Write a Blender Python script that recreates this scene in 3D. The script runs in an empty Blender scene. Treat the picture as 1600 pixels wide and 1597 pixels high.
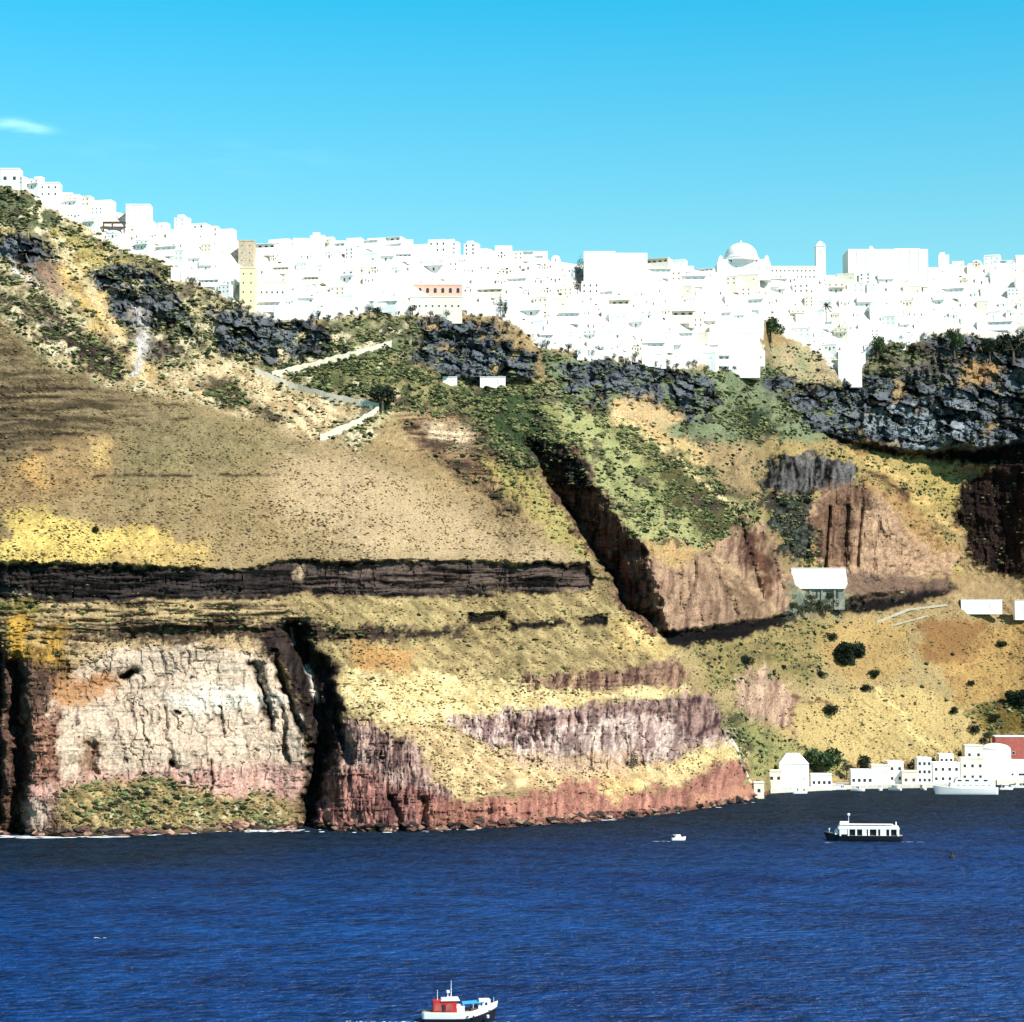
import bpy, bmesh, math, random
import numpy as np
from mathutils import Vector, Matrix
random.seed(7)
rng = np.random.default_rng(11)
scn = bpy.context.scene
COL = scn.collection

# ------------------------------------------------------------------ camera geometry
F_PX, H_CAM, CU, CV = 3150.0, 75.0, 800.0, 798.5
V_HOR = 1037.5
PHI = math.atan((V_HOR-CV)/F_PX)
cp, sp = math.cos(PHI), math.sin(PHI)
def ray(u, v):
    a = (u-CU)/F_PX; b = (CV-v)/F_PX
    k = cp - b*sp
    return a/k, (sp+b*cp)/k            # x and z per metre of depth
cam = bpy.data.cameras.new('camera'); camo = bpy.data.objects.new('camera', cam); COL.objects.link(camo)
camo.location = (0, 0, H_CAM); camo.rotation_euler = (math.pi/2+PHI, 0, 0)
cam.sensor_width = 36; cam.lens = 36*F_PX/1600; cam.clip_start = 1; cam.clip_end = 30000
scn.camera = camo
def P3(u, v, d):
    x, p = ray(u, v); return Vector((x*d, d, H_CAM+p*d))
def sea_depth(v):
    return -H_CAM/ray(0, v)[1]

# ------------------------------------------------------------------ helpers
def lin(c):
    c = np.asarray(c, float)/255.0
    return np.where(c <= .04045, c/12.92, ((c+.055)/1.055)**2.4)
def tag(o, label=None, cat=None, group=None, kind=None):
    if label: o['label'] = label
    if cat: o['category'] = cat
    if group: o['group'] = group
    if kind: o['kind'] = kind
    return o
def empty(name, loc, rz=0, **k):
    o = bpy.data.objects.new(name, None); COL.objects.link(o)
    o.location = loc; o.rotation_euler = (0, 0, rz); o.empty_display_size = .5
    return tag(o, **k)
def nd(nt, t, **k):
    n = nt.nodes.new(t)
    for a, b in k.items(): setattr(n, a, b)
    return n
def mat(name, col, rough=.8, var=.15, scale=1.0, bump=0.0, attr=None, spec=.3, metal=0.0, lo=None, hi=None, detail=4):
    """principled surface with two scales of procedural mottling"""
    m = bpy.data.materials.new(name); m.use_nodes = True
    nt = m.node_tree; b = nt.nodes['Principled BSDF']
    b.inputs['Roughness'].default_value = rough
    b.inputs['Specular IOR Level'].default_value = spec
    b.inputs['Metallic'].default_value = metal
    tc = nd(nt, 'ShaderNodeTexCoord')
    geo = nd(nt, 'ShaderNodeNewGeometry')
    n1 = nd(nt, 'ShaderNodeTexNoise'); n1.inputs['Scale'].default_value = scale; n1.inputs['Detail'].default_value = detail
    n1.inputs['Roughness'].default_value = .65
    nt.links.new(geo.outputs['Position'], n1.inputs['Vector'])
    mr = nd(nt, 'ShaderNodeMapRange'); mr.inputs[1].default_value = .3; mr.inputs[2].default_value = .7
    mr.inputs[3].default_value = (1-var) if lo is None else lo; mr.inputs[4].default_value = (1+var*.6) if hi is None else hi
    nt.links.new(n1.outputs[0], mr.inputs[0])
    mx = nd(nt, 'ShaderNodeVectorMath', operation='SCALE')
    if attr:
        at_ = nd(nt, 'ShaderNodeAttribute', attribute_name=attr); nt.links.new(at_.outputs['Color'], mx.inputs[0])
    else:
        mx.inputs[0].default_value = tuple(col[:3])
    nt.links.new(mr.outputs[0], mx.inputs['Scale'])
    nt.links.new(mx.outputs[0], b.inputs['Base Color'])
    if bump:
        bp = nd(nt, 'ShaderNodeBump'); bp.inputs['Distance'].default_value = bump; bp.inputs['Strength'].default_value = 1
        nt.links.new(n1.outputs[0], bp.inputs['Height']); nt.links.new(bp.outputs[0], b.inputs['Normal'])
    return m

class MB:
    def __init__(s): s.v = []; s.f = []; s.m = []
    def add(s, vs, fs, mi=0):
        o = len(s.v); s.v += [tuple(x) for x in vs]
        for f in fs: s.f.append([o+i for i in f]); s.m.append(mi)
        return s
    def box(s, x0, x1, y0, y1, z0, z1, mi=0, M=None, top=(0, 0)):
        tx, ty = top
        vs = [(x0,y0,z0),(x1,y0,z0),(x1,y1,z0),(x0,y1,z0),(x0+tx,y0+ty,z1),(x1-tx,y0+ty,z1),(x1-tx,y1-ty,z1),(x0+tx,y1-ty,z1)]
        if M: vs = [M@Vector(v) for v in vs]
        return s.add(vs, [(0,3,2,1),(4,5,6,7),(0,1,5,4),(1,2,6,5),(2,3,7,6),(3,0,4,7)], mi)
    def tube(s, p0, p1, r0, r1=None, n=8, mi=0):
        r1 = r0 if r1 is None else r1
        p0, p1 = Vector(p0), Vector(p1); d = (p1-p0).normalized()
        a = d.orthogonal().normalized(); b = d.cross(a)
        vs = []
        for p, r in ((p0, r0), (p1, r1)):
            for i in range(n):
                t = 2*math.pi*i/n; vs.append(p+a*math.cos(t)*r+b*math.sin(t)*r)
        fs = [(i, (i+1) % n, n+(i+1) % n, n+i) for i in range(n)]+[tuple(range(n-1,-1,-1)), tuple(range(n, 2*n))]
        return s.add(vs, fs, mi)
    def lathe(s, prof, n=24, c=(0,0,0), mi=0):
        vs = []; k = len(prof)
        for r, z in prof:
            for i in range(n):
                t = 2*math.pi*i/n; vs.append((c[0]+r*math.cos(t), c[1]+r*math.sin(t), c[2]+z))
        fs = []
        for j in range(k-1):
            for i in range(n): fs.append((j*n+i, j*n+(i+1) % n, (j+1)*n+(i+1) % n, (j+1)*n+i))
        fs += [tuple(range(n-1,-1,-1)), tuple(range((k-1)*n, k*n))]
        return s.add(vs, fs, mi)
    def vault(s, x0, x1, y0, y1, z0, h, n=10, axis='y', mi=0):
        """barrel vault: half ellipse across x (axis y) or across y (axis x)"""
        vs = []
        for e in range(2):
            for i in range(n+1):
                t = math.pi*i/n
                if axis == 'y':
                    vs.append(((x0+x1)/2-math.cos(t)*(x1-x0)/2, y0 if e == 0 else y1, z0+math.sin(t)*h))
                else:
                    vs.append((x0 if e == 0 else x1, (y0+y1)/2-math.cos(t)*(y1-y0)/2, z0+math.sin(t)*h))
        k = n+1
        fs = [(i, i+1, k+i+1, k+i) for i in range(n)]+[tuple(range(n, -1, -1)), tuple(range(k, 2*k)), (0, k, 2*k-1, n)]
        return s.add(vs, fs, mi)
    def build(s, name, mats, parent=None, smooth=False):
        me = bpy.data.meshes.new(name); me.from_pydata(s.v, [], s.f)
        if not isinstance(mats, (list, tuple)): mats = [mats]
        for m in mats: me.materials.append(m)
        me.polygons.foreach_set('material_index', s.m)
        bm = bmesh.new(); bm.from_mesh(me); bmesh.ops.recalc_face_normals(bm, faces=bm.faces); bm.to_mesh(me); bm.free()
        if smooth: me.polygons.foreach_set('use_smooth', [True]*len(me.polygons))
        me.update()
        o = bpy.data.objects.new(name, me); COL.objects.link(o)
        if parent: o.parent = parent
        return o
def kids(o): return [c for c in COL.objects if c.parent == o]
def copy_tree(o, ch=None, parent=None):
    c = o.copy(); COL.objects.link(c); c.parent = parent
    for k in (ch if ch is not None else kids(o)):
        q = k.copy(); COL.objects.link(q); q.parent = c
    return c

# ------------------------------------------------------------------ noise (numpy)
def _h(ix, iy, seed):
    h = (ix.astype(np.int64)*374761393 + iy.astype(np.int64)*668265263 + seed*974711) & 0xffffffff
    h = ((h ^ (h >> 13))*1274126177) & 0xffffffff
    h = ((h ^ (h >> 16))*2246822519) & 0xffffffff
    return ((h ^ (h >> 15)) & 0xffffff)/float(0xffffff)
def vn(x, y, seed=0):
    ix, iy = np.floor(x), np.floor(y); fx, fy = x-ix, y-iy
    fx = fx*fx*fx*(fx*(fx*6-15)+10); fy = fy*fy*fy*(fy*(fy*6-15)+10)
    a = _h(ix, iy, seed); b = _h(ix+1, iy, seed); c = _h(ix, iy+1, seed); d = _h(ix+1, iy+1, seed)
    return (a+(b-a)*fx)*(1-fy)+(c+(d-c)*fx)*fy
def fbm(x, y, seed=0, o=4, g=.5):
    s = 0; a = 1; t = 0
    for i in range(o):
        s = s+a*(vn(x, y, seed+i*17)*2-1); t += a; a *= g; x, y = (x*.8-y*.6)*2.03+11.3, (x*.6+y*.8)*2.03+5.7
    return s/t
def ridged(x, y, seed=0, o=4):
    s = 0; a = 1; t = 0
    for i in range(o):
        s = s+a*(1-np.abs(vn(x, y, seed+i*31)*2-1)*2); t += a; a *= .5; x, y = (x*.8-y*.6)*2.1+3.3, (x*.6+y*.8)*2.1+7.1
    return s/t
def worley(x, y, seed):
    """nearest and second cell distance, a random value per cell and the offset inside the cell"""
    ix, iy = np.floor(x), np.floor(y)
    f1 = np.full(x.shape, 9.0); f2 = f1.copy(); cv = np.zeros(x.shape); ox = cv.copy(); oy = cv.copy(); c2 = cv.copy()
    for a in (-1, 0, 1):
        for b in (-1, 0, 1):
            px = ix+a+_h(ix+a, iy+b, seed); py = iy+b+_h(ix+a, iy+b, seed+5)
            d = np.hypot(x-px, y-py); n = d < f1
            f2 = np.where(n, f1, np.minimum(f2, d)); cv = np.where(n, _h(ix+a, iy+b, seed+9), cv); c2 = np.where(n, _h(ix+a, iy+b, seed+13), c2)
            ox = np.where(n, x-px, ox); oy = np.where(n, y-py, oy); f1 = np.where(n, d, f1)
    return f1, f2, cv, c2, ox, oy
def ss(a, b, x):
    t = np.clip((x-a)/(b-a), 0, 1); return t*t*(3-2*t)

# ------------------------------------------------------------------ terrain grid
def curve(pts):
    a = np.array(pts, float); return lambda u: np.interp(u, a[:, 0], a[:, 1])
vw_f = curve([(0,1307),(100,1308),(250,1304),(380,1298),(480,1297),(560,1299),(680,1298),(800,1291),(900,1284),(1000,1276),(1100,1263),(1180,1252),(1200,1240),(1330,1233),(1450,1231),(1520,1229),(1600,1224)])
sky_f = curve([(0,282),(40,290),(100,312),(160,331),(232,334),(248,354),(320,368),(420,384),(530,386),(610,378),(700,398),(820,400),(905,414),(1010,410),(1100,424),(1200,430),(1320,430),(1450,418),(1600,412)])
dtop_f = curve([(0,1215),(300,1240),(600,1290),(900,1360),(1200,1460),(1600,1540)])
Uc = np.concatenate([np.arange(-450, -4, 7.0), np.arange(-4, 1605, 2.0), np.arange(1608, 2050, 7.0)])
def refl(u): return np.where(u < 0, -u*.8, np.where(u > 1600, 1600-(u-1600)*.8, u))
Ur = refl(Uc)
NR, NC = 440, len(Uc)
T = np.linspace(0, 1, NR)[:, None]
VW = vw_f(Ur); VT = sky_f(Ur)
V = VW[None]+(VT-VW)[None]*T
U = np.repeat(Ur[None], NR, 0); UA = np.repeat(Uc[None], NR, 0)
# natural edges: zone lookups are warped by noise
WU = U + 9*fbm(UA/34, V/26, 1, 3) + 4*fbm(UA/9, V/8, 2, 2)
WV = V + 6*fbm(UA/34, V/26, 3, 3) + 3*fbm(UA/9, V/8, 4, 2)
def poly_sd(pts, X, Y):
    """signed distance, positive inside"""
    pts = np.array(pts, float); n = len(pts)
    d = np.full(X.shape, 1e9); inside = np.zeros(X.shape, bool)
    for i in range(n):
        a = pts[i]; b = pts[(i+1) % n]; e = b-a
        wx, wy = X-a[0], Y-a[1]
        t = np.clip((wx*e[0]+wy*e[1])/(e@e+1e-9), 0, 1)
        d = np.minimum(d, (wx-e[0]*t)**2+(wy-e[1]*t)**2)
        c = ((a[1] > Y) != (b[1] > Y)) & (X < (b[0]-a[0])*(Y-a[1])/(b[1]-a[1]+1e-12)+a[0])
        inside ^= c
    d = np.sqrt(d); return np.where(inside, d, -d)
def line_d(pts, X, Y):
    d = np.full(X.shape, 1e9)
    for a, b in zip(pts[:-1], pts[1:]):
        a, b = np.array(a, float), np.array(b, float); e = b-a
        t = np.clip(((X-a[0])*e[0]+(Y-a[1])*e[1])/(e@e+1e-9), 0, 1)
        d = np.minimum(d, np.hypot(X-a[0]-e[0]*t, Y-a[1]-e[1]*t))
    return d

ALB = np.zeros((NR, NC, 3)); ALB[:] = lin((165,142,104))
TH = np.full((NR, NC), 46.0)
RV = np.full((NR, NC), .15); RH = np.full((NR, NC), .2); RL = np.full((NR, NC), .5)   # vertical ribs, ledges, lumps (m)
DG = np.full((NR, NC), .0); DT = np.full((NR, NC), .12)                                  # shrub and tuft density
n_fine = fbm(UA/5, V/5, 41, 3); n_mid = fbm(UA/22, V/18, 42, 4); WS = UA+7*fbm(UA/18, V/30, 46, 3); n_str = fbm(WS/5.5, V/34, 43, 4, .6); n_lay = fbm(UA/70, (V+5*fbm(UA/60, V/40, 47, 3))/4, 44, 3); n_kr = ridged(WS/17, V/15, 48, 4)
wq = .55*fbm(UA/24, V/20, 84, 3); wr = .55*fbm(UA/24, V/20, 85, 3)
W1 = worley((WS+V*.75)/36+wq, (V-UA*.30)/16+wr, 81); W2 = worley((WS+V*.6)/13+wq*1.6, (V-UA*.3)/12+wr*1.6, 83); W3 = worley(WS/15+wq, V/62+wr, 87)
def facets(w, tilt): return (w[2]-.5)+tilt*((w[3]-.5)*w[4]+(w[2]-.5)*1.6*w[5])
FB = facets(W1, 1.6); FS = facets(W2, 1.6); FV = facets(W3, 1.2)
CR = np.maximum(ss(.16, .02, W1[1]-W1[0]), .5*ss(.12, .02, W2[1]-W2[0])*ss(-.1, .2, n_mid)); CRV = ss(.2, .03, W3[1]-W3[0])
ROCK = np.zeros((NR, NC))
PAT = {'m': n_mid*.9+n_fine*.7, 'f': n_fine*1.5, 'v': n_str*1.3+n_fine*.4, 'h': n_lay*1.3+n_fine*.4, 'k': (W1[3]-.5)*1.5+(W2[3]-.5)*.8+.9*fbm((UA+V*.9)/26, (V-UA*.6)/8, 49, 4, .6)+n_fine*.8+n_mid*.6-.38, 'd': fbm((UA+V*.8)/26, (V-UA*.8)/7, 45, 4)*1.4+n_fine*.4}
ZC = []
def zone(poly, ca, cb, pat='m', feather=None, th=None, rv=None, rh=None, rl=None, g=None, t=None, gain=1.6, hard=False):
    a = np.array(poly); m = 60
    if feather is None: feather = 5.5 if (th or 0) >= 60 else 11
    rows = (V.min(1) < a[:,1].max()+m) & (V.max(1) > a[:,1].min()-m)
    cols = (Ur > a[:,0].min()-m) & (Ur < a[:,0].max()+m)
    r = np.where(rows)[0]; c = np.where(cols)[0]
    if len(r) == 0 or len(c) == 0: return
    ix = np.ix_(r, c)
    X, Y = (U, V) if hard else (WU, WV)
    sd = poly_sd(poly, X[ix], Y[ix])
    if not hard:
        zs = 100+len(ZC); ZC.append(1); q = .45 if feather < 5 else 1.0
        sd = sd+q*(17*fbm(UA[ix]/32, V[ix]/20, zs, 5, .68)+10*n_fine[ix])
    w = ss(-feather, feather, sd)
    if pat == 'k': w = w*ss(-.52, -.22, fbm(UA[ix]/26, V[ix]/17, zs+50, 4, .6)); ROCK[ix] = np.maximum(ROCK[ix], w)
    elif not hard: ROCK[ix] = ROCK[ix]*(1-w)
    if th is not None and th >= 70 and t is None: t = .015
    k = np.clip(.5+PAT[pat][ix]*gain*.5, 0, 1)[..., None]
    if ca is not None:
        colr = lin(ca)*(1-k)+lin(cb)*k
        ALB[ix] = ALB[ix]*(1-w[..., None])+colr*w[..., None]
    for arr, val in ((TH, th), (RV, rv), (RH, rh), (RL, rl), (DG, g), (DT, t)):
        if val is not None: arr[ix] = arr[ix]*(1-w)+val*w

GREY, GREY2, BLK = (112,116,130), (40,42,52), (22,20,24)
# --- right hand slope above the harbour
zone([(1060,1010),(1240,960),(1340,965),(1600,955),(1700,960),(1700,1240),(1170,1245),(1120,1130)], (196,174,126),(146,130,92), th=36, t=.3, g=.05)
zone([(1250,1095),(1380,1070),(1460,1080),(1550,1130),(1530,1195),(1240,1195),(1215,1140)], (220,196,136),(176,152,102), t=.3)
zone([(1080,1000),(1250,965),(1330,970),(1270,1060),(1110,1080)], (184,164,112),(118,108,70), g=.3, t=.3)
zone([(1290,980),(1420,965),(1420,1060),(1330,1070),(1290,1030)], (196,168,112),(168,140,92))
zone([(1440,1010),(1540,985),(1620,960),(1620,1110),(1500,1090)], (206,172,108),(146,116,76), t=.35)
zone([(1440,965),(1540,970),(1520,1030),(1440,1040)], (168,130,82),(132,100,66))
zone([(1500,1110),(1620,1080),(1620,1150),(1560,1150)], (150,128,62),(80,70,42), g=.5)
zone([(1145,1060),(1200,1045),(1245,1090),(1240,1150),(1160,1130)], (222,188,160),(136,104,92), 'v', th=62, rv=.9, rl=1.2)
zone([(1125,1120),(1160,1120),(1250,1165),(1320,1190),(1320,1215),(1160,1215)], (186,176,116),(126,128,84), g=.35, t=.4)
zone([(1120,1110),(1150,1130),(1175,1190),(1150,1190)], (110,116,78),(70,78,52), g=.6)
# --- headland under the lava band
zone([(430,930),(930,922),(985,955),(1065,1015),(1070,1070),(540,1070),(470,960)], (192,172,122),(136,120,84), 'd', th=40, t=.35, g=.06, rh=.5)
zone([(560,1000),(660,1010),(640,1060),(540,1050)], (206,160,104),(180,140,90))
zone([(960,960),(1000,960),(1060,1015),(1040,1040),(960,1010)], (222,198,136),(182,156,104), 'd')
zone([(530,1045),(700,1055),(850,1062),(1070,1068),(1095,1092),(780,1122),(640,1155),(545,1120)], (240,222,166),(206,182,128), 'd', th=36, t=.4)
zone([(810,1060),(940,1048),(1055,1032),(1078,1050),(1060,1074),(860,1082)], (186,150,124),(92,66,60), 'v', th=74, rv=1.0, rh=.2, t=0)
zone([(560,1125),(700,1135),(780,1165),(880,1195),(1000,1190),(1160,1170),(1170,1195),(1060,1228),(950,1242),(820,1228),(720,1248),(640,1240),(590,1150)], (230,206,156),(182,152,112), 'd', th=46, t=.4)
zone([(700,1125),(800,1108),(1000,1097),(1112,1085),(1138,1150),(1150,1178),(1000,1195),(900,1205),(800,1180),(740,1150)], (236,212,198),(150,122,118), 'v', th=74, rv=1.3, rl=.8, t=0, gain=2.4)
zone([(730,1128),(900,1108),(1110,1086),(1138,1152),(1085,1155),(1050,1120),(900,1130),(800,1148)], (180,146,136),(76,54,56), 'v', t=0, gain=2.6)
zone([(780,1180),(880,1175),(1000,1180),(1000,1200),(900,1212)], (226,196,166),(190,160,130), 'm')
zone([(1060,1180),(1140,1160),(1165,1180),(1070,1205)], (244,220,160),(214,186,130), 'd', t=.3)
zone([(520,1130),(560,1125),(640,1150),(690,1220),(700,1250),(500,1250)], (206,174,160),(100,76,74), 'v', th=76, rv=1.4, t=0, gain=2.4)
zone([(490,1225),(560,1205),(640,1225),(700,1245),(700,1320),(480,1320)], (194,142,130),(100,68,66), 'v', th=74, rv=1.2, t=0, gain=2.2)
zone([(650,1255),(730,1256),(820,1238),(930,1214),(955,1242),(1060,1226),(1130,1188),(1165,1190),(1172,1235),(1190,1262),(1000,1300),(680,1320)], (198,142,124),(132,88,78), 'v', th=62, rv=.9, rl=1.0, t=.08)
zone([(1090,1236),(1180,1226),(1195,1262),(1060,1272)], (214,160,132),(170,116,98), 'm')
zone([(940,1222),(1010,1208),(1060,1215),(960,1250)], (230,204,144),(190,158,110), 'd', t=.3)
# --- pale cliff on the left
zone([(-20,1010),(120,1000),(110,1320),(-20,1320)], (128,100,86),(72,54,50), 'v', th=74, rv=1.0, t=.05)
zone([(80,1000),(200,982),(430,982),(440,1035),(300,1010),(120,1050)], (212,188,146),(168,142,108), 'm', th=50, t=.2)
zone([(70,1092),(120,1045),(200,1014),(300,1004),(420,1030),(472,1110),(482,1215),(300,1225),(80,1225)], (234,214,190),(208,184,162), 'm', th=77, rv=.2, rh=.25, rl=.2, t=0, gain=1.5)
zone([(240,1085),(330,1078),(440,1085),(440,1106),(300,1112)], (252,244,228),(236,224,206), 'h')
zone([(80,1062),(190,1050),(180,1085),(80,1110)], (206,156,110),(170,126,92), 'm')
zone([(40,1112),(90,1112),(92,1235),(44,1235)], (186,140,118),(110,74,66), 'f', rv=.7)
zone([(130,1160),(155,1165),(155,1210),(135,1210)], (170,134,108),(130,100,84), 'm')
zone([(50,1222),(170,1204),(300,1196),(484,1190),(470,1250),(200,1245),(60,1250)], (226,190,174),(188,144,132), 'v', t=.05)
zone([(85,1232),(250,1216),(350,1246),(400,1234),(460,1268),(440,1306),(100,1310)], (200,176,124),(116,106,74), 'd', th=42, g=.3, t=.5)
zone([(34,1256),(70,1252),(70,1310),(34,1310)], (216,196,176),(150,128,116), 'v')
# --- strata just below the lava band
zone([(-20,930),(430,928),(490,985),(420,992),(200,995),(90,1012),(-20,1016)], (196,172,128),(46,38,32), 'h', th=56, rh=1.6, t=.15, g=.1, gain=3.2)
zone([(100,1000),(200,974),(300,970),(420,972),(500,975),(520,1000),(420,1000),(200,1000)], (100,84,68),(64,54,46), 'm', th=70)
zone([(480,978),(560,984),(720,982),(720,994),(560,1000),(490,1000)], (84,70,60),(50,42,38), 'h', th=75, hard=False)
for p in ([(728,957),(790,955),(792,970),(730,972)], [(900,964),(946,960),(946,976),(905,979)], [(800,974),(890,968),(890,976),(800,984)]):
    zone(p, (44,38,36),(30,26,26), 'h', th=84, rh=.2, t=0, feather=4)
zone([(10,962),(46,962),(48,1022),(16,1026)], (226,182,82),(176,134,60), 'f')
zone([(86,968),(112,964),(104,1045),(60,1042),(50,1018)], (206,164,82),(120,96,56), 'f', gain=2.4)
zone([(-20,925),(60,932),(60,955),(-20,955)], (190,170,90),(80,80,50), 'f', g=.3)
# --- tan talus above the band
TAN = [(-20,470),(60,555),(160,598),(250,610),(320,630),(400,650),(500,690),(560,700),(640,735),(730,775),(800,812),(870,852),(930,884),(480,880),(370,890),(250,888),(-20,884)]
zone(TAN, (182,160,120),(130,112,80), 'm', th=37, t=.5, rl=.35, rv=.05, rh=.12)
zone([(430,690),(560,720),(900,880),(560,872),(430,800)], (210,186,148),(172,150,116), 'm', feather=34)
zone([(180,640),(330,640),(480,700),(330,745),(180,750)], (158,144,106),(120,110,80), 'f', feather=30)
zone([(-20,470),(60,555),(165,600),(250,640),(170,690),(-20,740)], (142,126,96),(76,66,50), 'h', th=42, rh=1.1, t=.3, feather=26, gain=2.2)
zone([(-20,440),(60,470),(170,575),(160,602),(60,560),(-20,500)], (150,134,98),(98,88,64), 'f', th=40, feather=16)
zone([(-20,740),(90,690),(180,690),(170,760),(60,790),(-20,800)], (184,156,110),(118,96,70), 'm', feather=18)
zone([(30,728),(60,720),(78,760),(55,770)], (214,174,112),(176,136,86), 'm')
zone([(140,690),(170,690),(165,740),(140,735)], (220,192,130),(180,150,100), 'm')
zone([(8,800),(70,790),(140,820),(270,830),(260,884),(-20,884),(10,830)], (238,212,128),(196,170,98), 'f', t=.45, feather=9)
zone([(180,845),(330,850),(330,886),(180,886)], (222,194,122),(180,152,100), 'f', feather=16)
# --- black lava band
LAVA = [(-20,880),(100,880),(250,886),(370,889),(420,880),(480,875),(600,876),(750,879),(850,880),(916,882),(924,900),(918,920),(850,927),(750,931),(600,932),(480,930),(420,933),(250,936),(-20,936)]
zone(LAVA, (70,62,60),(14,12,14), 'h', th=85, rv=.35, rh=1.0, t=0, feather=3, gain=2.4)
zone([(480,884),(920,888),(915,920),(480,926)], (112,96,88),(20,17,18), 'h', feather=8, gain=2.8)  # ledge shadows and light edges painted into the lava layers
zone([(458,884),(476,884),(474,912),(462,910)], (190,170,140),(110,96,84), 'f', feather=4)
# cleft between the two cliffs with its shade painted dark; fissures and thin ledges
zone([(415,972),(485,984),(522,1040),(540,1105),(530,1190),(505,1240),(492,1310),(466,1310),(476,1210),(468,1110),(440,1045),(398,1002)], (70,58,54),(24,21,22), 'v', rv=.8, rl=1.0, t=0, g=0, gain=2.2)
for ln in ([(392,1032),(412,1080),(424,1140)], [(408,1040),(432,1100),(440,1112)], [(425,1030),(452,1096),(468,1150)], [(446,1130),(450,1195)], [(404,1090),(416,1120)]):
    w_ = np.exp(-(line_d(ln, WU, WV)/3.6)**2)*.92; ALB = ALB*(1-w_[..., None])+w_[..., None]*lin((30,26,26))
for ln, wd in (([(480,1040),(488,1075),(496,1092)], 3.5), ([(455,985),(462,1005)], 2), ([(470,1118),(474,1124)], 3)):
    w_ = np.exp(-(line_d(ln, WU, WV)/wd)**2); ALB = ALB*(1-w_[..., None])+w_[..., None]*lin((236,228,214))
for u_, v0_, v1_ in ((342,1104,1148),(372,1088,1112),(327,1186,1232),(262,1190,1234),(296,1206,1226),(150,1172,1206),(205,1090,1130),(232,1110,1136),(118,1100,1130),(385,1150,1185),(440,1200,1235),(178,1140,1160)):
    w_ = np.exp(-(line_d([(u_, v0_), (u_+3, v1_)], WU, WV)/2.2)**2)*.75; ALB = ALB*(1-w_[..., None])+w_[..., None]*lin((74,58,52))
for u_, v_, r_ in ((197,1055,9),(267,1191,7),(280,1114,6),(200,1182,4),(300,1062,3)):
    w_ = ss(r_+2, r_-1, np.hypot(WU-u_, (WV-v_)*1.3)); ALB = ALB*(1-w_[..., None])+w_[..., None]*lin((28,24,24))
for ln in ([(-5,607),(60,606),(150,607)], [(-5,678),(60,676),(95,679)], [(55,702),(120,702)], [(95,678),(130,678)], [(148,745),(210,742),(300,744)], [(330,742),(435,742)], [(240,632),(290,631)], [(270,656),(295,654)], [(-5,640),(70,641),(130,638)], [(-5,622),(100,620)], [(-5,655),(110,657)]):
    w_ = np.exp(-(line_d(ln, U+4*n_mid, WV*.35+V*.65)/2.5)**2)*np.clip(.8+n_mid*1.2+n_fine, 0, .97); ALB = ALB*(1-w_[..., None])+w_[..., None]*lin((34,28,26))
# --- upper left
zone([(-20,270),(100,330),(250,400),(330,455),(430,500),(600,490),(640,560),(610,650),(560,700),(400,650),(320,630),(160,600),(60,560),(-20,470)], (222,204,160),(92,92,66), 'm', th=46, g=.42, t=.3, rl=1.2, gain=2.2)
zone([(-20,295),(70,310),(110,360),(60,370),(-20,350)], (130,136,104),(76,84,62), 'm', g=.5)
zone([(-20,350),(80,360),(200,400),(210,420),(120,430),(60,380),(-20,380)], (206,184,120),(140,130,80), 'm', g=.35)
zone([(-20,365),(50,370),(85,395),(80,430),(40,425),(-20,400)], (112,119,126),(15,16,19), 'k', th=72, rv=1, rl=2, g=.05)
zone([(30,425),(60,410),(110,400),(125,440),(90,465),(40,440)], (186,156,130),(120,98,84), 'm', g=.1)
zone([(95,425),(120,415),(200,520),(250,600),(210,600),(150,520)], (226,194,124),(170,140,92), 'd', th=40, g=.1)
zone([(140,425),(190,415),(250,430),(300,480),(310,530),(240,520),(170,500)], (112,119,126),(15,16,19), 'k', th=76, rv=1.1, rl=3.2, g=.22)
zone([(160,520),(240,525),(300,530),(280,570),(180,560)], (120,108,96),(44,38,38), 'f', g=.3, gain=2.4)
zone([(205,480),(230,478),(225,560),(205,590)], (214,206,200),(150,140,136), 'v', g=0)
zone([(60,470),(110,500),(180,560),(190,590),(140,580),(60,510)], (84,74,62),(40,36,34), 'd', th=65)
zone([(330,480),(420,490),(515,515),(520,555),(430,570),(340,545)], (112,119,126),(15,16,19), 'k', th=77, rv=1.1, rl=3.0, g=.22)
zone([(230,600),(330,556),(420,590),(560,640),(500,690),(330,632)], (240,220,176),(178,152,114), 'd', th=42, g=.15, t=.3)
zone([(310,595),(350,590),(420,640),(450,660),(400,650),(340,630)], (104,96,70),(54,48,40), 'm', g=.6)
zone([(430,600),(560,540),(620,545),(600,620),(520,610)], (140,138,92),(76,84,54), 'm', g=.65)
zone([(520,500),(620,490),(640,530),(560,560),(520,540)], (170,168,124),(84,92,66), 'm', g=.5)
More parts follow.
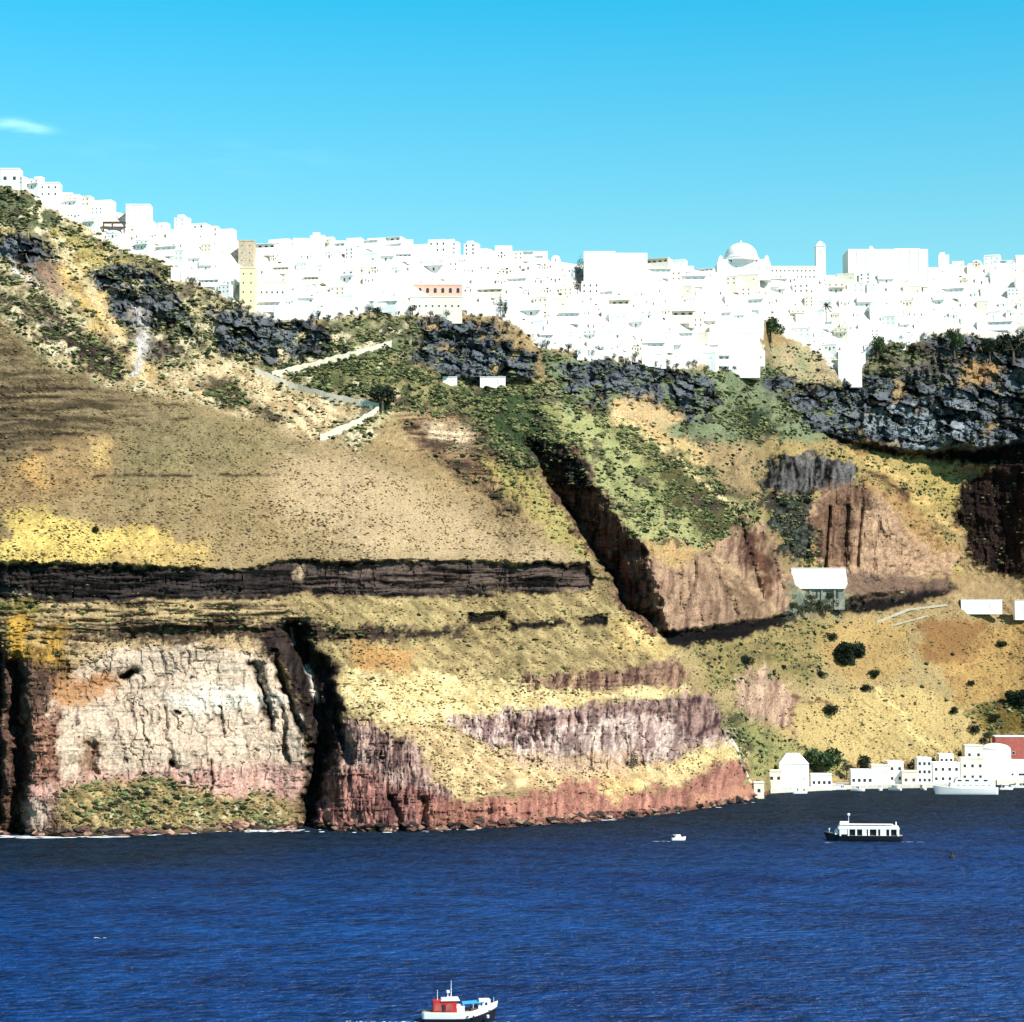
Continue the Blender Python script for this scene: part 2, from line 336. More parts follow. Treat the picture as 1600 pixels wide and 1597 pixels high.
# --- green middle
zone([(600,560),(700,575),(840,600),(885,640),(905,700),(840,700),(830,745),(720,700),(620,650)], (178,166,116),(66,76,50), 'm', th=45, g=.8, t=.2, rl=1.0, gain=2.2)
zone([(720,600),(880,625),(880,700),(830,720),(740,650)], (84,104,66),(46,60,42), 'm', g=.9)
zone([(610,640),(740,655),(830,770),(820,812),(740,765),(650,700)], (176,146,112),(74,58,50), 'h', th=56, rv=.6, rl=1.8, g=.2, gain=2.4)
zone([(660,665),(740,665),(730,700),(690,690)], (226,208,176),(186,164,134), 'h', g=.05)
zone([(760,720),(840,742),(905,830),(935,880),(900,872),(820,800)], (206,184,118),(150,142,88), 'm', th=42, g=.25, t=.4)
zone([(625,502),(700,498),(770,505),(840,555),(835,590),(790,600),(690,590),(640,560)], (112,119,126),(15,16,19), 'k', th=78, rv=1.2, rl=3.4, g=.2)
zone([(600,500),(650,500),(660,575),(610,560)], (126,132,98),(64,70,52), 'd', g=.4)
# --- ridge with green back and brown front
zone([(830,600),(960,640),(1080,690),(1160,760),(1200,830),(1110,870),(1000,855),(930,760),(870,690)], (186,180,124),(100,106,66), 'm', th=40, g=.6, t=.3)
zone([(885,640),(950,660),(1010,760),(1110,850),(1105,864),(1000,852),(940,770),(880,690)], (196,194,136),(134,140,90), 'm', g=.5)
zone([(1000,690),(1080,720),(1150,780),(1185,830),(1110,850),(1040,770)], (104,102,66),(58,56,40), 'm', g=.7)
zone([(950,640),(1030,640),(1090,690),(1110,720),(1030,690)], (232,200,144),(196,160,110), 'd', th=38, g=.12)
zone([(985,840),(1110,862),(1190,800),(1215,850),(1240,960),(1130,985),(1035,992),(1005,930)], (198,164,136),(122,94,78), 'v', th=66, rv=1.2, rl=1.2, t=.05, g=0)
zone([(1000,835),(1110,855),(1060,885),(1010,870)], (214,182,128),(180,146,102), 'm')
zone([(1100,870),(1135,875),(1200,950),(1160,960)], (192,162,128),(132,104,84), 'd')
zone([(1145,815),(1180,825),(1215,900),(1205,930),(1165,880)], (112,78,62),(74,52,46), 'v')
zone([(840,690),(900,700),(985,830),(1015,862),(1018,985),(985,965),(930,872),(860,765)], (150,116,98),(40,31,30), 'v', th=66, rv=1.2, rl=1.8, g=.05, t=.05)  # gully wall and its upper end: shade of the left-facing side painted dark
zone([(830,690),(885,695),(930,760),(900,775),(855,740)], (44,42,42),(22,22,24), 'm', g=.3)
zone([(1030,986),(1130,978),(1250,956),(1252,968),(1140,1004),(1050,1012)], (34,30,32),(20,18,20), 'h', th=82, rh=.3, t=0, g=0, feather=3)  # shadow band at the ridge foot, painted black under the overhang
# --- upper right
zone([(840,545),(1000,570),(1120,575),(1200,560),(1320,600),(1330,680),(1230,690),(1090,690),(960,640),(880,640)], (150,160,124),(88,100,74), 'm', th=46, g=.55, rl=1.2)
zone([(880,570),(940,560),(1020,565),(1110,590),(1135,630),(1095,655),(1000,635),(900,635)], (112,119,126),(15,16,19), 'k', th=77, rv=1.2, rl=3.2, g=.25, gain=2.2)
zone([(955,625),(1010,625),(1060,650),(1040,670),(960,655)], (226,198,150),(190,160,116), 'm', g=.05)
zone([(1150,640),(1200,640),(1215,680),(1160,690)], (54,70,52),(34,46,36), 'm', g=1)
zone([(1090,690),(1180,700),(1200,740),(1190,790),(1130,750)], (196,168,124),(110,96,72), 'm', g=.3)
zone([(1195,540),(1260,530),(1310,580),(1330,605),(1230,600)], (214,190,150),(140,140,108), 'm', g=.35)
zone([(1330,540),(1500,520),(1620,525),(1620,720),(1400,710),(1290,680),(1200,610),(1200,590),(1320,600)], (112,119,126),(15,16,19), 'k', th=76, rv=1.3, rl=3.4, g=.2, gain=2.0)
zone([(1330,540),(1430,530),(1500,560),(1470,590),(1380,590)], (126,122,116),(58,56,56), 'm', g=.4)
zone([(1495,568),(1560,560),(1550,595),(1500,595)], (206,168,116),(160,124,90), 'm')
zone([(1360,640),(1500,630),(1540,690),(1440,700),(1350,680)], (158,168,178),(34,38,46), 'k')
zone([(1280,670),(1340,690),(1430,706),(1540,700),(1620,680),(1620,722),(1420,728),(1330,705)], (30,30,36),(18,18,22), 'm', th=84, g=0, feather=4)  # shade below the upper cliff, painted black into the rock
zone([(1200,690),(1330,695),(1450,730),(1500,760),(1490,840),(1500,900),(1400,900),(1290,900),(1230,880),(1190,790)], (206,180,118),(136,122,80), 'm', th=46, g=.35, t=.3)
zone([(1195,720),(1250,700),(1335,715),(1335,765),(1260,775),(1195,770)], (122,119,118),(18,18,20), 'v', th=78, rv=1.2, g=.05, gain=2.4)
zone([(1180,770),(1270,770),(1275,880),(1235,885),(1205,830)], (86,92,84),(28,30,32), 'f', th=60, g=.4, rl=2, gain=2.4)
zone([(1265,790),(1290,765),(1360,755),(1440,830),(1500,870),(1480,905),(1310,905),(1275,880)], (210,176,144),(160,128,104), 'f', th=68, rv=.8, rl=1, g=0, t=.08)
zone([(1265,790),(1290,765),(1350,752),(1370,790),(1340,800),(1335,880),(1310,890),(1275,880)], (148,116,94),(84,64,56), 'v', rv=1.1)
zone([(1345,752),(1400,760),(1440,800),(1500,860),(1460,870),(1400,800)], (214,176,116),(128,98,72), 'm')
zone([(1420,720),(1500,730),(1500,800),(1440,790)], (200,178,112),(150,136,84), 'm', g=.3)
zone([(1490,780),(1520,740),(1560,715),(1640,700),(1640,915),(1520,880),(1500,840)], (62,46,40),(26,22,24), 'v', th=74, rv=1, rl=2, g=.1)  # cliff turned from the sun, its shadow painted near black
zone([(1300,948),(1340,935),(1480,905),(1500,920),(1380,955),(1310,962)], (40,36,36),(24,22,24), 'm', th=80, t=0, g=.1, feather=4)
zone([(1320,900),(1480,900),(1480,915),(1330,938)], (150,122,104),(96,80,72), 'm')
zone([(1230,915),(1320,915),(1310,960),(1240,960)], (150,156,140),(88,100,90), 'f', g=.2)
zone([(1345,525),(1440,518),(1450,560),(1380,585),(1340,600)], (158,152,118),(74,82,64), 'm', g=.55)
# --- town ground: whitewashed terraces
TOWN = [(-20,285),(30,280),(90,300),(160,325),(250,350),(420,375),(620,370),(900,400),(1100,415),(1320,420),(1460,400),(1640,395),(1640,515),(1560,530),(1500,520),(1430,528),(1362,545),(1345,580),(1312,585),(1262,540),(1185,500),(1190,530),(1192,570),(1100,572),(1000,562),(900,547),(840,535),(800,502),(760,492),(640,496),(600,486),(520,496),(430,500),(380,480),(320,450),(270,420),(200,388),(150,368),(100,335),(40,300)]
zone(TOWN, (250,245,238),(232,222,206), 'f', th=50, rl=.2, rv=.05, rh=.1, g=.03, t=.02, feather=4)

st_ = 1-.5*ss(68, 74, TH)
mot = np.clip(1+.30*n_mid*st_+.28*n_fine*st_+.15*fbm(UA/60, V/40, 71, 3), .45, 1.5)
inT = ss(-4, 4, poly_sd(TOWN, U, V))
ALB *= (mot*(1-inT)+inT*(1+.05*n_fine))[..., None]
oc = ss(.42, .62, fbm(WU/30, WV/16, 72, 4)*1.6)*ss(.15, .5, DG)*(1-inT)
ALB = ALB*(1-.75*oc[..., None])+.75*oc[..., None]*lin((78,68,62))*(1+.6*n_fine[..., None])
RL += oc*1.5
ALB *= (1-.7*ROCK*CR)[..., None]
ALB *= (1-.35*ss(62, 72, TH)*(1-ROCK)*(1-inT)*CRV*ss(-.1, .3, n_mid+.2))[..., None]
pc = ss(.38, .6, fbm(WU/22, WV/13, 73, 4)*1.6)*ss(.1, .4, DG)*(1-ss(.6, .8, DG))*(1-inT)*(1-ss(600, 680, U))
ALB = ALB*(1-.8*pc[..., None])+.8*pc[..., None]*lin((232,218,182))*(1+.4*n_fine[..., None])
for ln, wd, cc in (([(100,400),(150,470),(190,540),(240,602)], 7, (226,206,160)), ([(-10,455),(60,490),(140,548),(170,580)], 5, (46,40,36)), ([(222,480),(226,520),(212,585)], 6, (214,208,204)),
        ([(12,408),(36,432),(62,452)], 4, (240,236,230)), ([(60,470),(130,520),(200,575)], 6, (60,54,48)), ([(640,560),(690,585)], 5, (70,74,60)), ([(960,645),(1060,720),(1160,800)], 5, (236,214,160)),
        ([(700,640),(770,690),(830,745)], 7, (60,56,46)), ([(660,690),(720,740),(810,800)], 9, (70,56,48)), ([(1110,865),(1160,900),(1215,950)], 4, (214,180,142)), ([(1330,700),(1420,760),(1500,830)], 6, (222,186,124)),
        ([(1350,730),(1400,760),(1425,775)], 6, (90,64,50)), ([(1240,1085),(1300,1105)], 3, (110,84,66)), ([(1370,1075),(1440,1150),(1490,1190)], 5, (236,214,150))):
    w_ = np.exp(-(line_d(ln, U+1.4*(WU-U), V+1.4*(WV-V))/wd)**2)*np.clip(.75+n_fine*.8+n_mid*.5, 0, 1); ALB = ALB*(1-w_[..., None])+w_[..., None]*lin(cc)
# ------------------------------------------------------------------ depth from slope angles, integrated up every column
PX, PP = ray(UA, V)
D = np.zeros((NR, NC)); D[0] = sea_depth(VW)
tanT = np.tan(np.radians(TH))
def blur(a, s, ax):
    r = int(3*s); k = np.exp(-.5*(np.arange(-r, r+1)/s)**2); k /= k.sum()
    pad = [(0,0),(0,0)]; pad[ax] = (r, r); b = np.pad(a, pad, mode='edge'); out = np.zeros_like(a)
    n = a.shape[ax]
    for i, w in enumerate(k): out += w*(b[i:i+n] if ax == 0 else b[:, i:i+n])
    return out
for i in range(NR-1):
    dp = PP[i+1]-PP[i]
    D[i+1] = D[i]+D[i]*dp/np.maximum(tanT[i]-PP[i], .25)
D[:] += 0
D0 = D[0:1]; tgt = dtop_f(Ur)
D = D0+(D-D0)*np.clip((tgt-D[0])/(D[-1]-D[0]), .35, 2.5)[None]
D = blur(D, 22, 1)
# big relief (metres away from the viewer)
R = np.zeros_like(D)
def groove(pts, width, amp, warp=True):
    global R
    X, Y = (WU, WV) if warp else (U, V)
    R = R+amp*np.exp(-(line_d(pts, X, Y)/width)**2)
groove([(458,985),(485,1045),(502,1150),(494,1200),(480,1310)], 16, 25)
groove([(500,1030),(525,1120),(545,1190)], 9, 12)
groove([(22,1040),(28,1150),(26,1310)], 13, 24)
groove([(-8,1000),(-4,1310)], 10, 18)
groove([(510,1240),(512,1310)], 6, 8)
groove([(618,1250),(625,1310)], 7, 9); groove([(660,1250),(668,1310)], 7, 8)
groove([(395,1035),(415,1090),(425,1140)], 5, 7); groove([(425,1020),(450,1090),(470,1140)], 6, 9); groove([(440,1110),(447,1190)], 3.5, 4)
groove([(342,1105),(345,1150)], 3, 3); groove([(327,1190),(330,1235)], 3, 3); groove([(195,1060),(200,1052),(210,1050)], 6, 8)
groove([(258,1110),(262,1190)], 3, 2.5); groove([(265,1190),(270,1194)], 6, 7); groove([(140,1165),(148,1205)], 7, 4)
# gully wall of the green backed ridge: far at its left edge, coming forward to the right
gl = curve([(690,822),(770,868),(870,928),(950,980),(1000,1040)]); gr = curve([(690,880),(760,930),(830,985),(862,1016),(970,1040),(1000,1075)])
amp = curve([(640,0),(700,26),(800,58),(900,60),(960,44),(1008,0)])
uL, uR = gl(WV), gr(WV); tt = (WU-uL)/(uR-uL)
R += amp(V)*np.clip(1-tt, 0, 1)*ss(-.06, .06, tt)
# right flank of that ridge, then the outcrop behind
e = curve([(760,1180),(850,1216),(950,1244),(1000,1250)])(WV); tt = (WU-e)/60
R += curve([(740,0),(790,26),(900,30),(950,8),(975,0)])(V)*ss(0, .12, tt)*np.clip(1.15-tt, 0, 1)
for x0, a in ((1290,10),(1318,7),(1340,6)):
    groove([(x0+7,785+(x0%7)*4),(x0+2,840),(x0,885)], 2.4+(x0%5)*.5, a*.7, False)
for pts, a in (([(1150,800),(1195,950)], 9), ([(1105,870),(1150,960)], 6), ([(1058,880),(1062,960)], 4), ([(1182,815),(1222,920)], 8)):
    groove(pts, 6, a, False)
# dark valley at the right edge
tt = (WU-1500)
R += curve([(690,0),(740,42),(900,48),(930,0)])(V)*np.where(tt < 0, np.exp(-(tt/70)**2), np.clip(1-tt/120, 0, 1))
# undercuts
def undercut(poly, a, f=4):
    global R
    R = R+a*ss(-f, f, poly_sd(poly, WU, WV))
undercut(LAVA, 5)
undercut([(1030,988),(1130,978),(1250,956),(1252,970),(1140,1004),(1050,1012)], 7)
undercut([(1280,672),(1340,690),(1430,706),(1540,700),(1620,682),(1620,722),(1420,728),(1330,705)], 10)
undercut([(1300,948),(1340,935),(1480,905),(1500,920),(1380,955),(1310,962)], 5)
undercut([(690,585),(830,596),(835,604),(690,600)], 6)
undercut([(728,957),(790,955),(792,970),(730,972)], 4, 3); undercut([(900,964),(946,960),(946,976),(905,979)], 4, 3)
undercut([(200,982),(480,980),(500,1000),(200,1000)], 4)
# noise relief: vertical ribs, ledges, lumps at several sizes
cl = np.clip(RV, 0, 2)
R += -5.0*fbm(UA/150, V/120, 60, 4)*1.4
R += -RL*1.7*ridged(UA/46+V/300, V/40, 61, 5)-RL*.8*n_kr-.45*fbm(UA/16, V/14, 64, 3)
R += -RV*2.6*ridged(UA/20, V/110, 62, 4)
R += -RV*1.1*(n_str)
R += -RH*1.3*n_lay
rk = ROCK
R += -rk*(5.4*FB+1.5*FS)+rk*2.0*CR
cliffy = ss(58, 70, TH)*(1-rk)*(1-inT)
CRV = CRV*ss(-.05, .3, fbm(UA/30, V/40, 96, 3)*1.6)
R += -cliffy*(1.1*FV+.25*FS)+cliffy*.9*CRV
# thin ledges of the nearly level strata
lv = V+5*fbm(UA/60, V/40, 47, 3)+3*fbm(UA/200, V/90, 91, 2)
lm = ss(-.05, .35, fbm(UA/80, V/14, 92, 3)*1.6)*(1-inT)*(1-rk)*ss(1130, 1000, U)*ss(-.2, .2, (V-590)/100)
sw = (lv/13) % 1.0; sw2 = (lv/5.5) % 1.0
lm = lm*(1-.75*cliffy*(ALB.mean(-1) > .25))
R += -lm*(1.7*ss(0, .2, sw)*(1-sw)+.6*ss(0, .25, sw2)*(1-sw2))
R += -(.18+.35*RL)*fbm(UA/7, V/6, 63, 3)*1.3
R += 30*ss(1194, 1206, U)
R += -.8*PAT['d']*(1-inT)*ss(60, 48, TH)
R += -1.5*fbm(UA/24+V/160, V/130, 74, 4)*(1-inT)*ss(60, 44, TH)
D = D+R
wx = PX*D; wy = D; wz = H_CAM+PP*D

ALB *= (1-.6*ss(3.2, 1.2, wz+1.0*n_fine))[..., None]
# terrain mesh: visible face, skirt below the water, plateau behind the rim
verts = [np.stack([wx[0]*.985, wy[0]*.985-6, np.full(NC, -14.0)], -1)]
for i in range(NR): verts.append(np.stack([wx[i], wy[i], wz[i]], -1))
alb = [ALB[0]]+[ALB[i] for i in range(NR)]
last = verts[-1]
for k, (dy, dz) in enumerate([(8, 1.0), (40, 0), (150, -6), (600, -30), (2500, -160)]):
    q = last.copy(); q[:, 0] *= 1+dy/1400; q[:, 1] += dy; q[:, 2] += dz; verts.append(q); alb.append(np.tile(lin((200,185,150)), (NC, 1)))
VV = np.concatenate(verts); AA = np.concatenate(alb)
nrow = len(verts)
ii = np.arange((nrow-1)*NC).reshape(nrow-1, NC)[:, :-1].ravel()
quads = np.stack([ii, ii+1, ii+NC+1, ii+NC], -1)
def np_mesh(name, vs, fs, m, col=None, smooth=False):
    me = bpy.data.meshes.new(name); n = fs.shape[1]
    me.vertices.add(len(vs)); me.vertices.foreach_set('co', vs.astype(np.float32).ravel())
    me.loops.add(fs.size); me.loops.foreach_set('vertex_index', fs.astype(np.int32).ravel())
    me.polygons.add(len(fs)); me.polygons.foreach_set('loop_start', np.arange(0, fs.size, n, dtype=np.int32))
    me.polygons.foreach_set('loop_total', np.full(len(fs), n, np.int32))
    me.polygons.foreach_set('use_smooth', np.full(len(fs), smooth))
    if col is not None:
        a = me.color_attributes.new('albedo', 'FLOAT_COLOR', 'POINT')
        a.data.foreach_set('color', np.concatenate([col, np.ones((len(col), 1))], 1).astype(np.float32).ravel())
    me.update(); me.validate(); me.materials.append(m)
    o = bpy.data.objects.new(name, me); COL.objects.link(o); return o
ALBEDO_GAIN = .69
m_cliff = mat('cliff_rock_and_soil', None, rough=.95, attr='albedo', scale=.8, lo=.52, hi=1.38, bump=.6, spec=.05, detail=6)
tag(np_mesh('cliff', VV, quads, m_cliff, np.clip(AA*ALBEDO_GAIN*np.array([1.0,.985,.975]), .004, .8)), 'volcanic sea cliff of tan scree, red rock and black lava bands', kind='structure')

# lookup of terrain points from picture positions
def grid_ij(u, v):
    j = int(np.clip(np.searchsorted(Uc, u), 1, NC-1)); t = (vw_f(refl(np.array(u)))-v)/(vw_f(refl(np.array(u)))-sky_f(refl(np.array(u))))
    return int(np.clip(round(float(t)*(NR-1)), 0, NR-1)), j
def depth_at(u, v, r=2):
    i, j = grid_ij(u, v)
    return float(D[max(i-r,0):i+r+1, max(j-r,0):j+r+1].mean())
def at(u, v, r=2): return P3(u, v, depth_at(u, v, r))

DG = DG*(.12+1.25*ss(-.22, .25, fbm(UA/17, V/11, 95, 4, .6)))
# ------------------------------------------------------------------ shrubs and tufts (countless ground cover)
def scatter(name, dens, n, smin, smax, pal, label, cat, asp=.8, sink=.25, shore=False):
    inf = (Uc > -60) & (Uc < 1660)
    w = dens*inf[None]*np.gradient(Uc)[None]*(np.abs(V[0]-V[-1])/NR)[None]
    w[-3:] = 0
    if not shore: w[:4] = 0
    w = w.ravel()/w.sum()
    k = rng.choice(w.size, n, p=w)
    i, j = np.unravel_index(k, dens.shape); i = np.minimum(i, NR-2); j = np.minimum(j, NC-2)
    a = rng.random((n, 1)); b = rng.random((n, 1))
    G = np.stack([wx, wy, wz], -1)
    p = G[i, j]*(1-a)*(1-b)+G[i, j+1]*a*(1-b)+G[i+1, j]*(1-a)*b+G[i+1, j+1]*a*b
    s = smin+(smax-smin)*rng.random(n)**2.2
    base = np.array([(1,0,0),(0,1,0),(-1,0,0),(0,-1,0),(.7,.7,.6),(-.7,.7,.55),(-.7,-.7,.6),(.7,-.7,.5),(0,0,1)], float)
    fc = np.array([(0,4,7),(0,1,4),(1,5,4),(1,2,5),(2,6,5),(2,3,6),(3,7,6),(3,0,7),(4,5,8),(5,6,8),(6,7,8),(7,4,8)])
    th = rng.random(n)*6.28; c, s_ = np.cos(th), np.sin(th)
    vs = base[None]*(1+(rng.random((n, 9, 3))-.5)*.75)
    x = vs[..., 0]*c[:, None]-vs[..., 1]*s_[:, None]; y = vs[..., 0]*s_[:, None]+vs[..., 1]*c[:, None]
    vs = np.stack([x, y, vs[..., 2]*asp], -1)*s[:, None, None]+p[:, None]
    vs[..., 2] -= (s*sink)[:, None]
    pal = np.array([lin(q) for q in pal]); ci = rng.integers(0, len(pal), n)
    col = pal[ci]*(.7+.6*rng.random((n, 1)))
    col = np.repeat(col[:, None], 9, 1).reshape(-1, 3)*ALBEDO_GAIN
    fs = (fc[None]+(np.arange(n)*9)[:, None, None]).reshape(-1, 3)
    o = np_mesh(name, vs.reshape(-1, 3), fs, m_leaf, np.clip(col, .004, .8))
    return tag(o, label, cat, kind='stuff')
m_leaf = mat('shrub_leaves', None, rough=.9, attr='albedo', scale=2.5, lo=.6, hi=1.3, spec=.1)
scatter('shrub_cover', DG**1.8, 24000, .45, 1.9, [(84,96,62),(122,130,84),(60,66,46),(150,152,102),(98,104,70),(44,46,36),(134,138,92)], 'green and dark shrubs growing thickly over the upper slopes', 'shrubs')
m_rock = mat('shore_rock', None, rough=.9, attr='albedo', scale=1.2, lo=.5, hi=1.4, spec=.2)
scatter('shore_rocks', ((wz < 3.0)*(U < 1195)*(.3+ss(-.1, .3, fbm(UA/20, V/20, 97, 3)))).astype(float), 900, .5, 3.2, [(128,90,80),(70,60,56),(176,140,120),(98,76,68),(54,48,46)], 'broken rocks along the foot of the sea cliff', 'rocks', .7, .3, True).data.materials[0] = m_rock
scatter('dry_tufts', DT*(.25+1.3*ss(-.2,.3,fbm(UA/24,V/13,98,4,.6)))+.01, 40000, .22, .9, [(130,110,76),(104,88,62),(72,60,46),(150,126,84),(176,150,98),(92,86,58)], 'dry brown tufts dotted over the scree slopes', 'dry grass')

TINT0 = (.98, 1.78, 1.47, 1); TINT1 = (.20, 1.78, 1.80, 1); TINT2 = (.2, .5, .75, 1); CLOUD = (7, 12, 13, 1); EXPO = .75
# ------------------------------------------------------------------ sea
def water_mat():
    m = bpy.data.materials.new('deep_blue_water'); m.use_nodes = True; nt = m.node_tree; b = nt.nodes['Principled BSDF']
    b.inputs['Roughness'].default_value = .22; b.inputs['IOR'].default_value = 1.33; b.inputs['Specular IOR Level'].default_value = .04
    geo = nd(nt, 'ShaderNodeNewGeometry')
    mp = nd(nt, 'ShaderNodeMapping'); mp.inputs['Rotation'].default_value = (0, 0, .35); mp.inputs['Scale'].default_value = (.6, 1, 1)
    nt.links.new(geo.outputs['Position'], mp.inputs[0])
    n1 = nd(nt, 'ShaderNodeTexNoise'); n1.inputs['Scale'].default_value = .30; n1.inputs['Detail'].default_value = 5; n1.inputs['Roughness'].default_value = .6
    n2 = nd(nt, 'ShaderNodeTexNoise'); n2.inputs['Scale'].default_value = .012; n2.inputs['Detail'].default_value = 3
    for n in (n1, n2): nt.links.new(mp.outputs[0], n.inputs['Vector'])
    mr = nd(nt, 'ShaderNodeMapRange'); mr.inputs[1].default_value = .3; mr.inputs[2].default_value = .72
    nt.links.new(n2.outputs[0], mr.inputs[0])
    mix = nd(nt, 'ShaderNodeMix', data_type='RGBA'); mix.inputs[6].default_value = (.001, .023, .100, 1); mix.inputs[7].default_value = (.003, .051, .185, 1)
    nt.links.new(mr.outputs[0], mix.inputs[0])
    # water colour mixes darker and greener towards the cliff
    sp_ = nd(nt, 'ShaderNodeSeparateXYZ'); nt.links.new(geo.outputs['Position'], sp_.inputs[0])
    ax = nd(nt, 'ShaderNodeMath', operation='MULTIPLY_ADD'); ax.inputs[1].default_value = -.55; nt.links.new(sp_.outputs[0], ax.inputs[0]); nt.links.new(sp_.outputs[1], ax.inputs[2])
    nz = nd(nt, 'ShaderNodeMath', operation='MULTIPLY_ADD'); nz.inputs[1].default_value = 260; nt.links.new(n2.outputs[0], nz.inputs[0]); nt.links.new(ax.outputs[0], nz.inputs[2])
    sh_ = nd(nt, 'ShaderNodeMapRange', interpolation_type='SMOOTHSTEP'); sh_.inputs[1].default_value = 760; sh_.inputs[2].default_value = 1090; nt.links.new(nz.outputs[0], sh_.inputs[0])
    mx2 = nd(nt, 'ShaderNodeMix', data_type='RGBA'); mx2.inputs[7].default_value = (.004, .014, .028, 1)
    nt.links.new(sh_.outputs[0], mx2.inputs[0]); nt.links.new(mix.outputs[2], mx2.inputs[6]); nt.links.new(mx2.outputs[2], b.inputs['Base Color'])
    n3 = nd(nt, 'ShaderNodeTexNoise'); n3.inputs['Scale'].default_value = .07; n3.inputs['Detail'].default_value = 4; nt.links.new(mp.outputs[0], n3.inputs['Vector'])
    av = nd(nt, 'ShaderNodeMath', operation='MULTIPLY_ADD'); av.inputs[1].default_value = .38; nt.links.new(n3.outputs[0], av.inputs[0])
    hf = nd(nt, 'ShaderNodeMath', operation='MULTIPLY'); hf.inputs[1].default_value = .62; nt.links.new(n1.outputs[0], hf.inputs[0]); nt.links.new(hf.outputs[0], av.inputs[2])
    wv = nd(nt, 'ShaderNodeMapRange'); wv.inputs[1].default_value = .38; wv.inputs[2].default_value = .67; wv.inputs[3].default_value = .35; wv.inputs[4].default_value = 2.0  # lit and dark wave faces painted into the colour as speckle
    nt.links.new(av.outputs[0], wv.inputs[0])
    sc = nd(nt, 'ShaderNodeVectorMath', operation='SCALE'); nt.links.new(mx2.outputs[2], sc.inputs[0]); nt.links.new(wv.outputs[0], sc.inputs['Scale'])
    nt.links.new(sc.outputs[0], b.inputs['Base Color'])
    bp = nd(nt, 'ShaderNodeBump'); bp.inputs['Distance'].default_value = 4.2; bp.inputs['Strength'].default_value = 1
    nt.links.new(n1.outputs[0], bp.inputs['Height']); nt.links.new(bp.outputs[0], b.inputs['Normal'])
    b.inputs['Specular IOR Level'].default_value = 0; b.inputs['Roughness'].default_value = .6
    gl_ = nd(nt, 'ShaderNodeBsdfGlossy'); gl_.inputs['Roughness'].default_value = .3; nt.links.new(bp.outputs[0], gl_.inputs['Normal'])
    ms = nd(nt, 'ShaderNodeMixShader'); ms.inputs[0].default_value = .045
    nt.links.new(b.outputs[0], ms.inputs[1]); nt.links.new(gl_.outputs[0], ms.inputs[2]); nt.links.new(ms.outputs[0], nt.nodes['Material Output'].inputs['Surface'])
    return m
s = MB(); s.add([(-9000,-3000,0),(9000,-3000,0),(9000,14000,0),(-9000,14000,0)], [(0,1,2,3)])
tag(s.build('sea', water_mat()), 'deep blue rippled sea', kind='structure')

# ------------------------------------------------------------------ shared materials
W = lambda *c: tuple(float(x) for x in c)
m_white = mat('whitewash', W(.85,.84,.81), .85, .06, .35)
m_cream = mat('cream_render', W(.74,.69,.58), .85, .08, .35)
m_yel = mat('pale_yellow_render', W(.78,.68,.42), .85, .08, .35)
m_pink = mat('terracotta_render', W(.72,.42,.33), .85, .12, .5)
m_stone = mat('bare_stone_wall', W(.52,.42,.30), .95, .35, .9)
m_pale = mat('glare_paled_opening', W(.56,.58,.58), .6, .1, 2)  # window colour lifted pale to imitate overexposure glare
m_dark = mat('dark_glass', W(.03,.035,.045), .2, .2, 2, spec=.5)
m_brownw = mat('dark_wood', W(.10,.065,.045), .7, .2, 2)
m_track = mat('dusty_track', W(.42,.38,.29), .9, .3, .8)
m_path = mat('cream_path_stone', W(.60,.54,.42), .9, .2, .8)
m_quay = mat('quay_concrete', W(.55,.52,.44), .9, .2, .5)
m_red = mat('red_paint', W(.46,.018,.022), .5, .12, 1.5)
m_redw = mat('faded_red_wall', W(.36,.10,.08), .9, .25, .8)
m_orange = mat('orange_tile', W(.55,.22,.09), .9, .25, 1)
m_boatw = mat('white_boat_paint', W(.82,.83,.83), .4, .05, 1)
m_hull = mat('black_hull_paint', W(.012,.014,.022), .35, .2, 1)
m_blue = mat('blue_canvas', W(.05,.36,.62), .8, .12, 1.2)
m_steel = mat('grey_metal', W(.5,.5,.52), .4, .1, 3, metal=.3)
m_deck = mat('boat_deck', W(.32,.27,.2), .8, .15, 2)
m_foam = mat('sea_foam', W(.8,.82,.84), .9, .1, 1)
m_bark = mat('bark', W(.10,.075,.055), .95, .3, 3)
m_buoy = mat('dark_buoy_paint', W(.03,.03,.03), .6, .2, 3)

# ------------------------------------------------------------------ footpaths on the slope
def ribbon(name, pts, hgt, wid, m, step=5):
    q = []
    for (a, b) in zip(pts[:-1], pts[1:]):
        n = max(2, int(math.hypot(b[0]-a[0], b[1]-a[1])/step))
        q += [(a[0]+(b[0]-a[0])*i/n, a[1]+(b[1]-a[1])*i/n) for i in range(n)]
    q.append(pts[-1])
    ds = np.array([depth_at(u, v, 3) for u, v in q]); k = np.ones(5)/5
    ds = np.convolve(np.pad(ds, 2, mode='edge'), k, 'valid')-1.6
    mb = MB(); pr = [P3(u, v, d) for (u, v), d in zip(q, ds)]
    for i, p in enumerate(pr):
        h = hgt*(.75+.5*random.random())
        mb.v += [(p.x, p.y, p.z-h*.8), (p.x, p.y, p.z+h*.5), (p.x, p.y+.5, p.z+h*.5), (p.x, p.y+.6, p.z), (p.x, p.y+wid+3, p.z), (p.x, p.y+wid+3, p.z-h)]
    for i in range(len(pr)-1):
        for j in range(6):
            mb.f.append([i*6+j, i*6+(j+1) % 6, (i+1)*6+(j+1) % 6, (i+1)*6+j]); mb.m.append(0)
    return mb.build(name, m)
